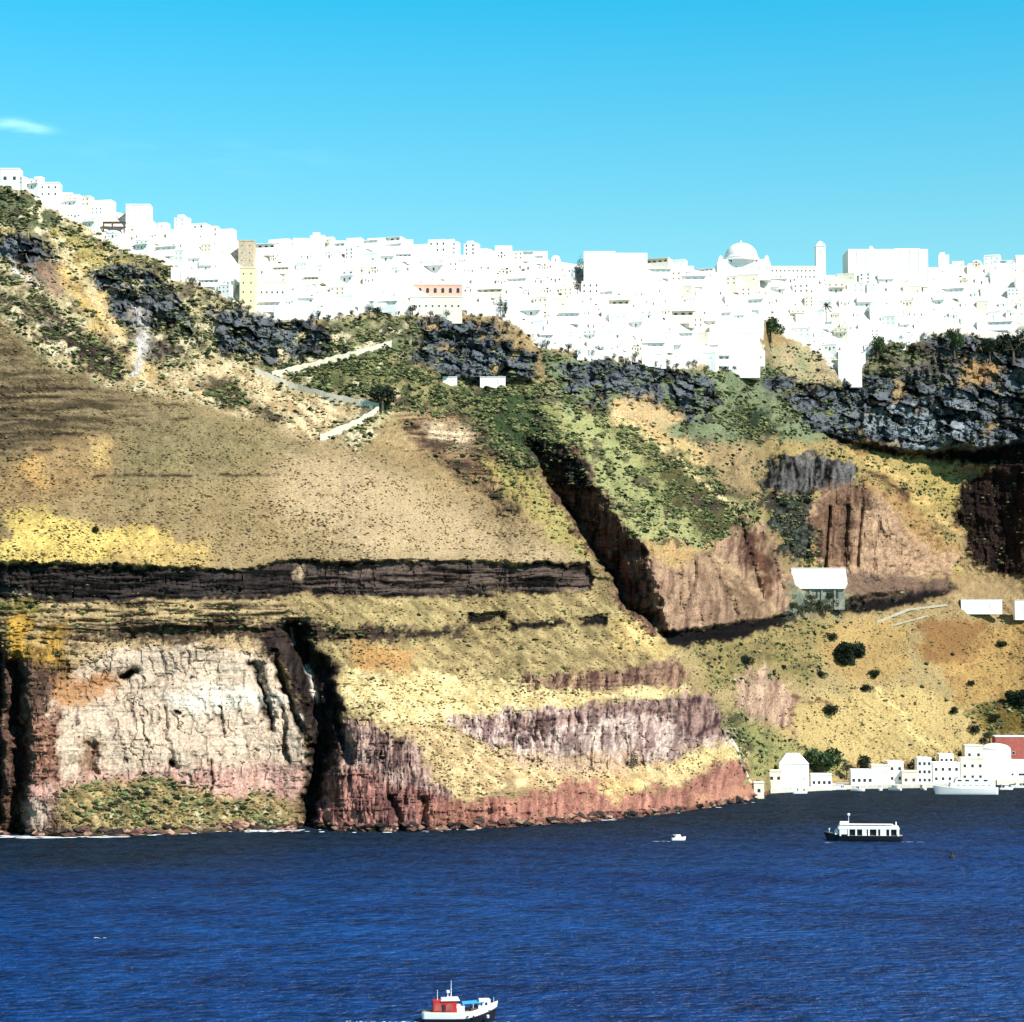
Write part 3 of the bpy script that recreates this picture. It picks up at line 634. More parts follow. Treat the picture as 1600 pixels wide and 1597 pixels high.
for pts, h in (([(612,537),(560,552),(500,568),(425,586)], 4.6), ([(398,580),(450,602),(520,622),(592,636)], 4.6), ([(592,640),(560,660),(520,678),(500,686)], 5.0),
               ([(40,398),(52,425),(75,448)], 1.6), ([(1370,972),(1420,952),(1480,945)], 1.4), ([(1392,978),(1450,962)], .9)):
    tag(ribbon('path', pts, h, 3, m_path if h > 1.7 else m_track), 'pale walled footpath cut into the slope', kind='structure')
tag(ribbon('path', [(1138,1150),(1150,1165),(1160,1190),(1172,1222),(1190,1240)], 2.6, 3, m_path), 'pale steps climbing the end of the headland', kind='structure')
tag(ribbon('path', [(1330,1100),(1210,1180),(1330,1188)], .8, 2, m_path), 'pale track above the harbour', kind='structure') if False else None

# ------------------------------------------------------------------ houses
def window(mb_, x, z, w, h, y):
    mb_.box(x-w/2, x+w/2, y-.06, y+.05, z, z+h, 0)
    mb_.box(x-w/2+.12, x+w/2-.12, y-.09, y-.061, z+.12, z+h-.12, 1)
def win(root, x, z, w, h, y, glass, frame=None, name='window'):
    m = MB(); window(m, 0, 0, w, h, 0); o = m.build(name, [frame or m_white, glass], root); o.location = (x, y, z); return o
def archwin(root, x, z, w, h, y, glass, name='arch_opening'):
    m = MB(); n = 8
    pts = [(-w/2, 0), (w/2, 0)]+[(math.cos(math.pi*i/n)*w/2, h-w/2+math.sin(math.pi*i/n)*w/2) for i in range(n+1)]
    k = len(pts); vs = [(a, -.08, b) for a, b in pts]+[(a, .04, b) for a, b in pts]
    m.add(vs, [tuple(range(k)), tuple(range(2*k-1, k-1, -1))]+[(i, (i+1) % k, k+(i+1) % k, k+i) for i in range(k)])
    o = m.build(name, glass, root); o.location = (x, y, z); return o
def parapet(mb_, x0, x1, y0, y1, z, h=.7, t=.25):
    mb_.box(x0, x1, y0, y0+t, z, z+h); mb_.box(x0, x1, y1-t, y1, z, z+h)
    mb_.box(x0, x0+t, y0+t, y1-t, z, z+h); mb_.box(x1-t, x1, y0+t, y1-t, z, z+h)
def house_proto(kind, wm, gl):
    r = empty('white_house', (0, -500, -200))
    if kind == 'cube':
        w, d, h = 7.5, 8, 3.6
        MB().box(-w/2, w/2, 0, d, -6, h).build('wall', wm, r)
        m = MB(); m.box(-w/2-.1, w/2+.1, -.1, d, h+.002, h+.18); parapet(m, -w/2, w/2, 0, d, h+.18, .5); m.build('roof', wm, r)
        win(r, -2.2, 1.1, 1.0, 1.3, 0, gl); win(r, 2.2, 1.1, 1.0, 1.3, 0, gl); win(r, 0, 0, 1.0, 2.2, 0, m_brownw, name='door')
    if kind == 'two':
        w, d, h = 10, 8, 6.8
        MB().box(-w/2, w/2, 0, d, -6, h).build('wall', wm, r)
        m = MB(); m.box(-w/2-.15, w/2+.15, -.15, d, h+.002, h+.22); parapet(m, -w/2, w/2, 0, d, h+.22, .6); m.build('roof', wm, r)
        for z in (1, 4.4):
            for x in (-3.4, 0, 3.4): win(r, x, z, 1.05, 1.5, 0, gl)
    if kind == 'vault':
        w, d, h = 6.5, 9, 3.0
        MB().box(-w/2, w/2, 0, d, -6, h).build('wall', wm, r)
        MB().vault(-w/2, w/2, 0, d, h+.002, 2.4).build('roof', wm, r, True)
        win(r, -1.7, 1, .9, 1.4, 0, gl); win(r, 1.7, 1, .9, 1.4, 0, gl); win(r, 0, 0, 1.0, 2.2, 0, m_brownw, name='door'); archwin(r, 0, 3.2, 1.2, 1.3, 0, gl, 'window')
    if kind == 'terrace':
        w, d, h = 15, 7, 3.4
        MB().box(-w/2, w/2, 0, d, -6, h).build('wall', wm, r)
        m = MB(); m.box(-w/2-.1, w/2+.1, -1.6, d, h+.002, h+.25); m.build('roof', wm, r)
        for x in (-5.6, -1.9, 1.9, 5.6): archwin(r, x, 0, 2.1, 2.6, 0, gl)
        m = MB(); m.box(-w/2, w/2, -2.6, -2.35, -4, .9); m.build('terrace_wall', wm, r)
    if kind == 'tall':
        w, d, h = 6.5, 7, 8.6
        MB().box(-w/2, w/2, 0, d, -6, h).build('wall', wm, r)
        m = MB(); m.box(-w/2-.1, w/2+.1, -.1, d, h+.002, h+.2); m.box(-w/2+1, w/2-2.5, 2, 5, h+.2, h+2.2); m.build('roof', wm, r)
        for z in (.9, 3.6, 6.3):
            for x in (-1.7, 1.7): win(r, x, z, .95, 1.4, 0, gl)
    if kind == 'balcony':
        w, d, h = 11, 8, 6.4
        MB().box(-w/2, w/2, 0, d, -6, h).build('wall', wm, r)
        m = MB(); m.box(-w/2-.1, w/2+.1, -.1, d, h+.002, h+.2); parapet(m, -w/2, 0, 0, d, h+.2, .6); m.box(.5, w/2, 2.5, d, h+.2, h+2.6); m.build('roof', wm, r)
        m = MB(); m.box(-w/2+.5, w/2-.5, -1.7, -.002, 3.2, 3.4); m.box(-w/2+.5, w/2-.5, -1.7, -1.55, 3.4, 4.3)
        m.build('balcony', wm, r)
        for x in (-3.6, 0, 3.6): win(r, x, 3.42, 1.3, 2.1, 0, gl, name='balcony_door')
        win(r, -3, .9, 1.1, 1.3, 0, gl); win(r, 3, .9, 1.1, 1.3, 0, gl); win(r, 0, 0, 1.1, 2.2, 0, m_brownw, name='door')
    if kind == 'blank':
        w, d, h = 12, 8, 5.6
        MB().box(-w/2, w/2, 0, d, -8, h).build('wall', wm, r)
        m = MB(); m.box(-w/2-.12, w/2+.12, -.12, d, h+.002, h+.2); parapet(m, -w/2, w/2, 0, d, h+.2, .9); m.build('roof', wm, r)
        win(r, 3.4, 1.6, .9, 1.1, 0, gl)
    return r
DESC = {'cube': 'one storey white cube house', 'two': 'two storey white house',
        'vault': 'barrel vaulted white house', 'terrace': 'long low arcaded white house',
        'tall': 'narrow three storey white house', 'balcony': 'long balconied white house',
        'blank': 'broad plain white house'}
PROTO = {}
for k in DESC:
    for gname, gm, wm in (('p', m_pale, m_white), ('d', m_dark, m_white), ('c', m_brownw, m_cream)):
        pr = house_proto(k, wm, gm); PROTO[k+gname] = (pr, kids(pr))
def section(u, v):
    if u < 260: return 'at the left end of town'
    if u < 420: return 'just left of the yellow block'
    if u < 620: return 'right of the yellow block'
    if u < 780: return 'around the terracotta building'
    if u < 910: return 'left of the dark gap below the rim'
    if u < 1110: return 'left of the domed cathedral'
    if u < 1300: return 'below the cathedral and bell tower'
    if u < 1460: return 'below the big rim hotel block'
    return 'at the right end of town'
# landmarks block out their own footprints (picture boxes)
KEEP = [(905,385,1015,455),(1110,360,1300,425),(1320,380,1455,425),(368,372,398,480),(392,440,440,462),(640,438,722,490),(900,410,912,470),(170,325,245,358),(1195,490,1235,540),(1475,505,1510,560)]
import itertools
placed = []; used = set()
def in_poly(u, v): return poly_sd(TOWN, np.array([u], float), np.array([v], float))[0]
KINDS = ['cube']*4+['two']*4+['vault']*3+['terrace']*3+['tall']*2+['balcony']*3+['blank']*5
v = 268.0; rowi = 0
cands = []
while v < 585:
    u = 2+(rowi % 2)*15.0
    while u < 1606:
        uu = u+random.uniform(-6, 6); vv = v+random.uniform(-4, 4)
        if vv > float(sky_f(uu))+1 and in_poly(uu, vv) > 3.5 and not any(a-8 < uu < c+8 and b < vv < d_+4 for a, b, c, d_ in KEEP): cands.append((uu, vv))
        u += 30
    v += 17.5; rowi += 1
# rim row standing on the ridge
u = 6
while u < 1600:
    vv = float(sky_f(u))+2
    if not any(a-6 < u < c+6 and b < vv < d_+8 for a, b, c, d_ in KEEP) and u > 0: cands.append((u, vv))
    u += random.uniform(21, 30)
random.shuffle(cands); cands = cands[:296]
for uu, vv in cands:
    k = random.choice(KINDS)
    if uu < 130: k = random.choice(['cube', 'two', 'balcony'])
    key = k+('d' if random.random() < (.30 if uu < 860 else .12) or uu < 130 else 'p')
    if random.random() < .16 and uu > 130: key = k+'c'
    pr, ch = PROTO[key]
    o = copy_tree(pr, ch) if key in used else pr
    used.add(key)
    p = at(uu, vv); p.y -= 2.2
    o.location = p; o.rotation_euler = (0, 0, random.uniform(-.42, .06))
    s_ = random.uniform(.62, 1.12)*(p.y/1330)**.5; o.scale = (s_*random.uniform(.9, 1.35), s_, s_*random.uniform(.85, 1.15))
    sec = section(uu, vv)
    tag(o, (DESC[k].replace('white', 'cream') if key[-1] == 'c' else DESC[k])+{'d': ' with dark openings ', 'p': ' with pale shutters ', 'c': ' with brown shutters '}[key[-1]]+sec, 'house', 'whitewashed houses of the rim town')
for key, (pr, ch) in PROTO.items():
    if key not in used:
        for c in ch: bpy.data.objects.remove(c)
        bpy.data.objects.remove(pr)

# ---- landmarks, sized from the picture
def site(u0, u1, vb, dd=-3.0, dep=None):
    uc = (u0+u1)/2; d = (dep or depth_at(uc, max(vb, float(sky_f(uc))+2)))+dd
    return P3(uc, vb, d), d/F_PX       # base point, metres per picture pixel
def block(name, u0, u1, vt, vb, wm, label, cat, rows, cols, gl, wsz=(1.1, 1.5), rz=0, dep=14, arch=False, skip=None, dd=-3.0, **kw):
    p, k = site(u0, u1, vb, dd); w = (u1-u0)*k; h = (vb-vt)*k
    r = empty(name, p, rz, label=label, cat=cat)
    MB().box(-w/2, w/2, 0, dep, -8, h).build('wall', wm, r)
    m = MB(); m.box(-w/2-.2, w/2+.2, -.2, dep, h+.002, h+.3); parapet(m, -w/2, w/2, 0, dep, h+.3, .6); m.build('roof', wm, r)
    for i in range(rows):
        for j in range(cols):
            if skip and skip(i, j): continue
            x = -w/2+w*(j+.5)/cols; z = h*(i+.28)/rows
            (archwin if arch else win)(r, x, z, wsz[0], wsz[1], 0, gl, name='window')
    return r, w, h, k
block('apartment_house', 912, 962, 393, 455, m_white, 'tall white block with a column of small windows right of the dark gap', 'building', 5, 3, m_pale, skip=lambda i, j: j == 1)
block('apartment_house', 962, 1012, 396, 448, m_white, 'plain white block joined to the right of the tall windowed block', 'building', 3, 3, m_pale, skip=lambda i, j: (i+j) % 2)
r, w, h, k = block('hotel_block', 1325, 1451, 390, 432, m_white, 'huge windowless looking white hotel block standing above the rim', 'building', 1, 9, m_pale, (1.0, 1.1), dep=26)
m = MB(); m.lathe([(2.2,0),(2.2,1.2),(1.4,2.4),(.3,3.4)], 14, (-w/2+w*.30, 5, h+.9)); m.build('roof_dome', m_white, r, True)
MB().box(w*.1, w*.42, 6, 16, h+.31, h+2.6).build('roof_hut', m_white, r)
for z in (h*.42, h*.68):
    for j in range(9):
        if (j*7+int(z)) % 5: win(r, -w/2+w*(j+.5)/9, z, 1.1, 1.5, 0, m_pale)
m = MB()
for j in range(10): m.box(-w/2+w*j/9-.25+(.25 if j == 0 else -.25 if j == 9 else 0), -w/2+w*j/9+.25+(.25 if j == 0 else -.25 if j == 9 else 0), -.35, -.002, -4, h)
m.build('pilasters', m_white, r)
block('stone_house', 372, 396, 376, 412, m_stone, 'tall bare brown stone house front in the left part of town', 'building', 3, 2, m_dark, (1, 1.4))
block('yellow_house', 374, 398, 418, 476, m_yel, 'pale yellow block with dark windows below the brown stone house', 'building', 4, 2, m_dark, (1, 1.4))
block('yellow_house', 396, 446, 440, 466, m_cream, 'low cream house with a row of dark windows right of the yellow block', 'building', 1, 6, m_dark, (1.2, 1.6))
r, w, h, k = block('terracotta_house', 638, 722, 446, 462, m_pink, 'terracotta pink arcaded building in the town centre', 'building', 1, 7, m_dark, (1.9, 3.2), arch=True, dd=-3)
block('cream_house', 640, 722, 464, 486, m_cream, 'cream house with square dark windows below the terracotta building', 'building', 1, 8, m_dark, (1.3, 1.5), dd=-3)
block('long_arcade', 1190, 1276, 417, 437, m_cream, 'long cream building with two rows of dark windows left of the bell tower', 'building', 2, 13, m_dark, (1.1, 1.5), dep=10)
block('villa', 0, 30, 264, 288, m_white, 'white villa with two dark windows at the top left corner of the rim', 'villa', 1, 2, m_dark, (2, 2.4), dep=9)
block('villa', 50, 92, 286, 308, m_white, 'long white villa with a row of dark windows on the left rim', 'villa', 2, 4, m_dark, (1.2, 1.5), dep=9)
block('villa', 196, 234, 320, 350, m_white, 'rounded white villa beside a dark pergola on the left rim', 'villa', 2, 4, m_pale, (1.1, 1.5), dep=10)
r, w, h, k = block('white_hall', 1104, 1188, 520, 572, m_white, 'tall white stepped terrace building at the lower edge of town', 'building', 3, 6, m_pale, (1.0, 1.3), dep=20, dd=-5, skip=lambda i, j: (i*5+j*3) % 4 == 0)
m = MB(); m.box(-w*.42, w*.1, 4, 18, h+.31, h+7); m.box(w*.12, w*.44, 7, 18, h+.31, h+4.5); m.box(-w*.3, 0, 8, 18, h+7.001, h+11); m.build('upper_storey', m_white, r)
for x, z in ((-.34, h+3), (-.22, h+3), (-.06, h+3), (.2, h+1.5), (.34, h+1.5)): win(r, w*x, z, 1, 1.5, 4 if x < .1 else 7, m_pale)
r, w, h, k = block('white_hall', 1310, 1347, 562, 588, m_white, 'narrow white building stepping down into the dark rocks', 'building', 2, 3, m_pale, (1, 1.2), dep=16, dd=-5)
m = MB(); m.box(-w*.46, w*.14, 3, 15, h+.31, h+7.5); m.box(w*.16, w*.46, 5, 15, h+.31, h+4); m.box(-w*.3, w*.05, 7, 15, h+7.501, h+12); m.build('upper_storey', m_white, r)
for x, z, y in ((-.3, h+3.4, 3), (0, h+3.4, 3), (.3, h+1.4, 5), (-.12, h+9, 7)): win(r, w*x, z, 1, 1.5, y, m_pale)
# pergola
p, k = site(160, 196, 356, -5); r = empty('pergola', p, 0, label='dark pergola with thick posts in front of the left villas', cat='pergola')
MB().box(-7, 7, 0, 4, 3.4, 3.9).build('roof', m_brownw, r)
for x in (-6.5, -1, 6.2): MB().box(x-.35, x+.35, .1, .8, -3, 3.398).build('post', m_brownw, r)
MB().box(-6, 7.5, -1.2, -.9, -.5, .6).build('rail', m_brownw, r)
# cathedral
p, k = site(1120, 1205, 424, -4); r = empty('cathedral', p, 0, label='white cathedral with a large dome on the rim', cat='church')
w = 85*k
MB().box(-w/2, w/2, 0, 24, -6, 5.5).build('wall', m_white, r)
m = MB(); m.vault(-w*.5, -w*.22, .4, 22, 5.502, 3.5); m.vault(w*.22, w*.5, .4, 22, 5.502, 3.5); m.box(-w*.22, w*.22, .4, 22, 5.503, 8.6); m.build('roof', m_white, r, False)
m = MB(); R0 = w*.31; c = (-w*.02, 11, 8.6)
m.lathe([(R0*1.25,0),(R0*1.2,1.0),(R0*1.05,1.02),(R0*1.05,2.2),(R0*1.1,2.4),(R0*1.1,2.8)]+[(R0*math.cos(a*math.pi/20)**.9, 2.8+R0*.95*math.sin(a*math.pi/20)) for a in range(0, 10)]+[(.6,2.8+R0*.98),(.5,4.4+R0*.95),(.05,5+R0*.95)], 32, c)
m.build('dome', m_white, r, True)
for j in range(7): archwin(r, -w/2+w*(j+.5)/7, .6, 2.0, 3.4, 0, m_pale)
for s_ in (-1, 1):
    m = MB(); m.box(s_*w*.43-1.6, s_*w*.43+1.6, .6, 4, 5.6, 10); m.lathe([(1.5,0),(1.3,1),(.7,1.8),(.05,2.2)], 12, (s_*w*.43, 2.3, 10)); m.build('corner_turret', m_white, r)
# bell tower
p, k = site(1275, 1291, 428, -5); r = empty('bell_tower', p, 0, label='slender white bell tower right of the cathedral dome', cat='tower')
w = 15*k; h = 44*k
MB().box(-w/2, w/2, 0, w, -6, h).build('shaft', m_white, r)
m = MB(); m.box(-w/2-.4, w/2+.4, -.4, w+.4, h+.002, h+.6); m.box(-w/2+.5, w/2-.5, .5, w-.5, h+.6, h+2.4); m.lathe([(w*.36,0),(w*.33,.9),(w*.2,1.9),(.05,2.5)], 14, (0, w/2, h+2.4)); m.build('belfry', m_white, r)
archwin(r, 0, h-6, 2, 4.2, 0, m_pale); archwin(r, 0, h*.4, 1.4, 3, 0, m_pale)

# terrace retaining walls between the houses
for u0, u1, vv, hp in ((430,520,490,9),(452,600,470,6),(520,640,452,5),(840,900,538,9),(900,1000,556,8),(730,800,486,8),(1000,1090,566,9),(850,930,520,10),(1130,1190,470,8),(1380,1440,528,9),(560,640,480,7),(270,330,430,8),(1500,1560,500,9),(1040,1110,455,8),(690,770,430,6)):
    p, k = site(u0, u1, vv, -4); w = (u1-u0)*k
    m = MB(); n = 9; hh = hp*k
    for i in range(n):
        a, b = -w/2+w*i/n, -w/2+w*(i+1)/n
        y = depth_at(u0+(u1-u0)*(i+.5)/n, vv)-p.y-4
        m.box(a, b+.02, y, y+1.4, -5, hh*(.92+.12*random.random()))
    tag(m.build('terrace_wall', m_white), 'stepped white terrace wall between the houses ' + section((u0+u1)/2, vv), 'wall', 'terrace walls of the rim town').location = p

# small white shelters and the building half way up
for u0, u1, vt, vb, lb in ((692,714,589,597,'small white shelter in the green slope under the dark cliff'), (750,790,589,602,'low white wall shelter under the dark cliff foot'), (1502,1566,937,953,'low white parapet building beside the mid slope road'), (1586,1604,938,962,'small white house at the right end of the mid slope road')):
    p, k = site(u0, u1, vb, -9 if u0 > 1400 else -5); w = (u1-u0)*k; h = (vb-vt)*k
    r = empty('shelter', p, 0, label=lb, cat='shelter')
    MB().box(-w/2, w/2, 0, 5, -3, h).build('wall', m_white, r); MB().box(-w/2-.2, w/2+.2, -.3, 5.2, h+.002, h+.3).build('roof', m_white, r)
    win(r, w*.2, h*.15, min(1.2, w*.2), h*.55, 0, m_pale, name='door')
p, k = site(1224, 1325, 920, -10); w = 100*k; h = 32*k
r = empty('station_building', p, 0, label='wide blank cream building on pillars half way up the slope', cat='building')
m = MB(); m.add([(-w*.48,0,0),(w*.46,0,0),(w*.5,0,h*.25),(w*.47,0,h),(-w*.5,0,h),(-w*.48,16,0),(w*.46,16,0),(w*.5,16,h*.25),(w*.47,16,h),(-w*.5,16,h)], [(0,1,2,3,4),(9,8,7,6,5)]+[(i,(i+1)%5,5+(i+1)%5,5+i) for i in range(5)])
m.build('upper_wall', m_white, r)
MB().box(-w*.505, w*.475, -.2, 16.2, h+.003, h+.35).build('roof', m_white, r)
m_lw = mat('grey_green_concrete', W(.27,.27,.22), .95, .5, .5)
MB().box(-w*.47, w*.455, 1.5, 15, -14, -.003).build('lower_wall', m_lw, r)
for x, ww in ((-.3, .09), (-.16, .05), (.22, .1), (.33, .06), (.02, .03)):
    m = MB(); m.box(w*(x-ww/2), w*(x+ww/2), 1.42, 1.52, -6.5, -1.2); m.build('opening', m_dark, r)
for x in (-.38, -.08, .1, .3): MB().box(w*x-.6, w*x+.6, .8, 1.499, -14, -.004).build('pillar', m_lw, r)

# ------------------------------------------------------------------ trees and bushes
def leaf_mat(n, c): return mat(n, W(*c), .85, .45, .9, spec=.15)
m_lgreen, m_ldark, m_lol = leaf_mat('green_leaves', (.050,.085,.035)), leaf_mat('dark_leaves', (.022,.034,.020)), leaf_mat('olive_leaves', (.05,.06,.03))
def crown(lobes, n, size, m, parent):
    vs = np.zeros((n, 3, 3)); wt = np.array([l[3]**2 for l in lobes]); wt /= wt.sum()
    k = rng.choice(len(lobes), n, p=wt)
    c = np.array([l[:3] for l in lobes])[k]; r = np.array([l[3] for l in lobes])[k]
    d = rng.normal(size=(n, 3)); d /= np.linalg.norm(d, axis=1)[:, None]
    c = c+d*(r*(.55+.5*rng.random(n)**.6))[:, None]*np.array([1, 1, .85])
    for q in range(3): vs[:, q] = c+rng.normal(size=(n, 3))*size
    o = np_mesh('crown', vs.reshape(-1, 3), np.arange(n*3).reshape(-1, 3), m); o.parent = parent; return o
def tree(name, p, h, wd, m, label, cat, group=None, form='round', n=500):
    r = empty(name, p, random.random()*6, label=label, cat=cat, group=group)
    tr = MB()
    if form == 'bush':
        tr.tube((0,0,-.6), (0,0,h*.4), .25, .1, 6)
        for a in range(3): tr.tube((0,0,0), (math.cos(a*2.1)*wd*.3, math.sin(a*2.1)*wd*.3, h*.45), .15, .06, 5)
        lob = [(random.uniform(-.36,.36)*wd, random.uniform(-.36,.36)*wd, h*random.uniform(.25,.62), wd*random.uniform(.14,.27)) for _ in range(12)]
    elif form == 'cypress':
        tr.tube((0,0,-1), (0,0,h*.8), .3, .1, 6)
        lob = [(random.uniform(-.1,.1)*wd, random.uniform(-.1,.1)*wd, h*(.12+.11*i), wd*.5*(1-abs(i-2.2)/8.5)*(1 if i < 6 else .55)) for i in range(8)]
    elif form == 'palm':
        tr.tube((0,0,-1), (.2,0,h*.7), .45, .3, 8); lob = []
    else:
        tr.tube((0,0,-1), (.1,0,h*.45), wd*.05+.12, wd*.03+.06, 7)
        for a in range(5): tr.tube((.1,0,h*.38), (math.cos(a*1.26)*wd*.3, math.sin(a*1.26)*wd*.3, h*.7), wd*.02+.05, .05, 5)
        lob = [(random.uniform(-.33,.33)*wd, random.uniform(-.33,.33)*wd, h*random.uniform(.45,.85), wd*random.uniform(.15,.27)) for _ in range(10)]
    tr.build('trunk', m_bark, r)
    if form == 'palm':
        fm = MB()
        for a in range(22):
            th = a*2.4; el = random.uniform(-.2, 1.1); L = wd*.52; prev = None
            for s_ in range(6):
                t = s_/5; x = L*t*math.cos(el); z = h*.7+L*t*math.sin(el)-L*.5*t*t
                c = Vector((math.cos(th)*x, math.sin(th)*x, z)); sd = Vector((-math.sin(th), math.cos(th), 0))*(.55*(1-t)+.1)
                cur = (c-sd, c+sd+Vector((0,0,-.15)))
                if prev: fm.add([prev[0], prev[1], cur[1], cur[0]], [(0,1,2,3)])
                prev = cur
        fm.build('fronds', m, r)
    else: crown(lob, int(n*1.5), max(.2, wd*.04), m, r)
    return r
for u, v, rad, lb in ((1328,1038,24,'largest dark bush, a lobed clump on the slope above the harbour'), (1300,1000,9,'small dark bush just above the largest lobed bush'),
        (1283,1060,9,'round dark bush left below the largest lobed bush'), (1366,1058,9,'small dark bush right of the largest lobed bush'), (1355,1080,9,'dark bush right below the largest lobed bush'),
        (1296,1118,13,'tall dark bush alone on the bright yellow grass'), (1164,1040,12,'dark round bush near the foot of the brown ridge'),
        (1490,1116,8,'small dark bush on the yellow slope above the moored ferry'), (1594,1105,19,'large dark bush at the right edge of the slope'),
        (1553,1128,10,'dark bush left below the large bush at the right edge'), (1522,1145,9,'dark low bush above the harbour house roofs'), (1516,1072,7,'small brown bush on the orange slope'),
        (1224,1046,5,'tiny dark bush between the ridge foot and the harbour slope'), (1566,1012,8,'small dark bush high on the orange slope'),
        (148,832,6,'small dark bush on the yellow grass above the black lava band')):
    p = at(u, v); k = p.y/F_PX
    tree('bush', p, rad*1.7*k, rad*2*k, m_ldark, lb, 'bush', 'dark bushes on the dry slopes', 'bush', 900 if rad < 14 else 2400)
for u, v, rad in ((1240,952,9),(1256,958,11),(1274,950,10),(1288,957,12),(1304,949,11),(1317,955,9),(1266,940,8),(1296,938,9)):
    p = at(u, v); p.y -= 6; k = p.y/F_PX
    tree('bush', p, rad*1.6*k, rad*2*k, m_lol, 'grey green bush crowded against the base of the cream mid slope building', 'bush', 'bushes under the mid slope building', 'bush', 500)
for u, vb, hp, wp, m, form, lb in ((1282,1214,42,62,m_lgreen,'round','broad green tree behind the left end of the harbour quay'), (1350,1216,36,30,m_ldark,'round','dark tree right of the broad green harbour tree'),
        (1322,1214,26,22,m_lol,'round','smaller olive tree between the two harbour trees'), (1424,1220,34,26,m_ldark,'round','dark tree in the gap between the harbour houses'),
        (990,1196,28,15,m_ldark,'cypress','lone dark conifer against the pink headland cliff'), (782,492,36,9,m_ldark,'cypress','dark cypress in the town right of the terracotta building'),
        (790,490,22,7,m_ldark,'cypress','shorter dark cypress beside the tall one in town'), (1290,502,34,28,m_ldark,'palm','palm tree in front of the white buildings below the cathedral'),
        (1203,535,40,36,m_lgreen,'round','bushy green tree beside the tall plain white building'), (1490,560,50,34,m_lgreen,'round','tall green tree at the right lower edge of town'),
        (1582,570,52,56,m_ldark,'round','wide dark tree at the right edge below the town'), (1545,565,34,34,m_ldark,'round','dark tree left of the wide tree at the right edge'),
        (906,440,44,18,m_ldark,'cypress','dark tree filling the gap left of the tall windowed block'), (902,468,34,14,m_lol,'round','grey green tree below the dark gap tree'),
        (645,492,14,16,m_ldark,'round','dark round tree under the cream house with square windows'), (590,500,22,18,m_ldark,'round','dark tree where the footpath meets the town'),
        (1500,1194,22,20,m_ldark,'round','dark tree between the two quay houses behind the moored ferry'), (1456,1206,26,16,m_lol,'round','olive tree squeezed between the tall and the wide quay house'), (1552,1200,26,18,m_ldark,'round','dark tree left of the high vaulted house'), (1376,1210,20,24,m_ldark,'round','dark tree behind the cream quay house'), (1545,1160,16,22,m_lol,'round','olive tree above the small cream house by the red house'),(598,640,40,42,m_ldark,'round','dark tree at the bend of the zigzag footpath'), (1370,560,34,30,m_lgreen,'round','green tree at the lower corner of the narrow white building')):
    if not lb: continue
    p = at(u, vb, 4); p.y -= 3
    if u > 1270 and vb > 1200: p.y -= 0
    k = p.y/F_PX
    tree({'round':'tree','cypress':'cypress_tree','palm':'palm_tree'}[form], p, hp*k, wp*k, m, lb, 'tree', None, form, 900 if wp > 26 else 450)
for i, (u, v) in enumerate([(300+i*15.5+random.uniform(-5,5), None) for i in range(36)]+[(850+i*14.0+random.uniform(-5,5), None) for i in range(22)]+[(1365+i*15+random.uniform(-5,5), None) for i in range(15)]):
    # lower edge of the town at this column
    vs_ = np.arange(300, 600, 2.0); ins = poly_sd(TOWN, np.full_like(vs_, u), vs_) > 0
    if not ins.any(): continue
    v = float(vs_[ins].max())+random.uniform(2, 14)
    p = at(u, v); p.y -= 1; hh = random.uniform(3, 6.5)
    sec = section(u, v)
    tree('tree', p, hh, hh*random.uniform(.8, 1.2), random.choice([m_ldark, m_ldark, m_lol, m_lgreen]), 'small bushy tree on the lower town edge '+sec, 'tree', 'small trees along the town edge', 'round', 200)

# ------------------------------------------------------------------ harbour
dq = sea_depth(1231)
x0 = P3(1195, 1231, dq).x; x1 = P3(1700, 1231, dq).x
m = MB(); us = np.arange(1204, 1800, 12.0); n_ = len(us)
for z in (-5, 2.2):
    for dd in (0, 70):
        for u_ in us: m.v.append(tuple(np.array(P3(u_, vw_f(refl(np.array(u_))), sea_depth(float(vw_f(refl(np.array(u_)))))).to_tuple())*np.array([1,1,0])+np.array([0,dd,z])))
for i in range(n_-1):
    for a, b in ((0, 2), (2, 3), (3, 1), (1, 0)): m.f.append([a*n_+i, a*n_+i+1, b*n_+i+1, b*n_+i]); m.m.append(0)
tag(m.build('quay', m_quay), 'pale concrete harbour quay', kind='structure')
def hblock(u0, u1, vt, vb, wm, lb, rows, cols, gl, dy=6, dep=9, cat='building', name='harbour_house', roof=None, wsz=(1.9,2.1)):
    d = sea_depth(float(vw_f((u0+u1)/2)))+dy; p = P3((u0+u1)/2, vb, d); k = d/F_PX; w = (u1-u0)*k; h = (vb-vt)*k; p.z = max(p.z, 2.2); 
    r = empty(name, p, 0, label=lb, cat=cat)
    MB().box(-w/2, w/2, 0, dep, -3-max(0, p.z-4), h).build('wall', wm, r)
    if roof == 'vault': MB().vault(-w/2, w/2, 0, dep, h+.002, h*.35).build('roof', wm, r, True)
    elif roof == 'hip': m_ = MB(); m_.box(-w/2-.3, w/2+.3, -.3, dep+.3, h+.002, h*1.5, top=(w*.3, dep*.35)); m_.build('roof', wm, r)
    else: m_ = MB(); m_.box(-w/2-.25, w/2+.25, -.25, dep+.2, h+.002, h+.35); parapet(m_, -w/2, w/2, 0, dep, h+.35, .5); m_.build('roof', roof or wm, r)
    for i in range(rows):
        for j in range(cols):
            win(r, -w/2+w*(j+.5)/cols, h*(i+.2)/rows, min(wsz[0], w/cols*.6), min(wsz[1], h/rows*.6), 0, gl)
    return r
hblock(1190,1222,1206,1222, m_cream, 'low cream shed between the headland steps and the hipped house', 1, 3, m_dark, 10)
hblock(1218,1264,1194,1226, m_white, 'white house with sloped hip roof at the left end of the quay', 1, 3, m_pale, 8, 12, roof='hip')
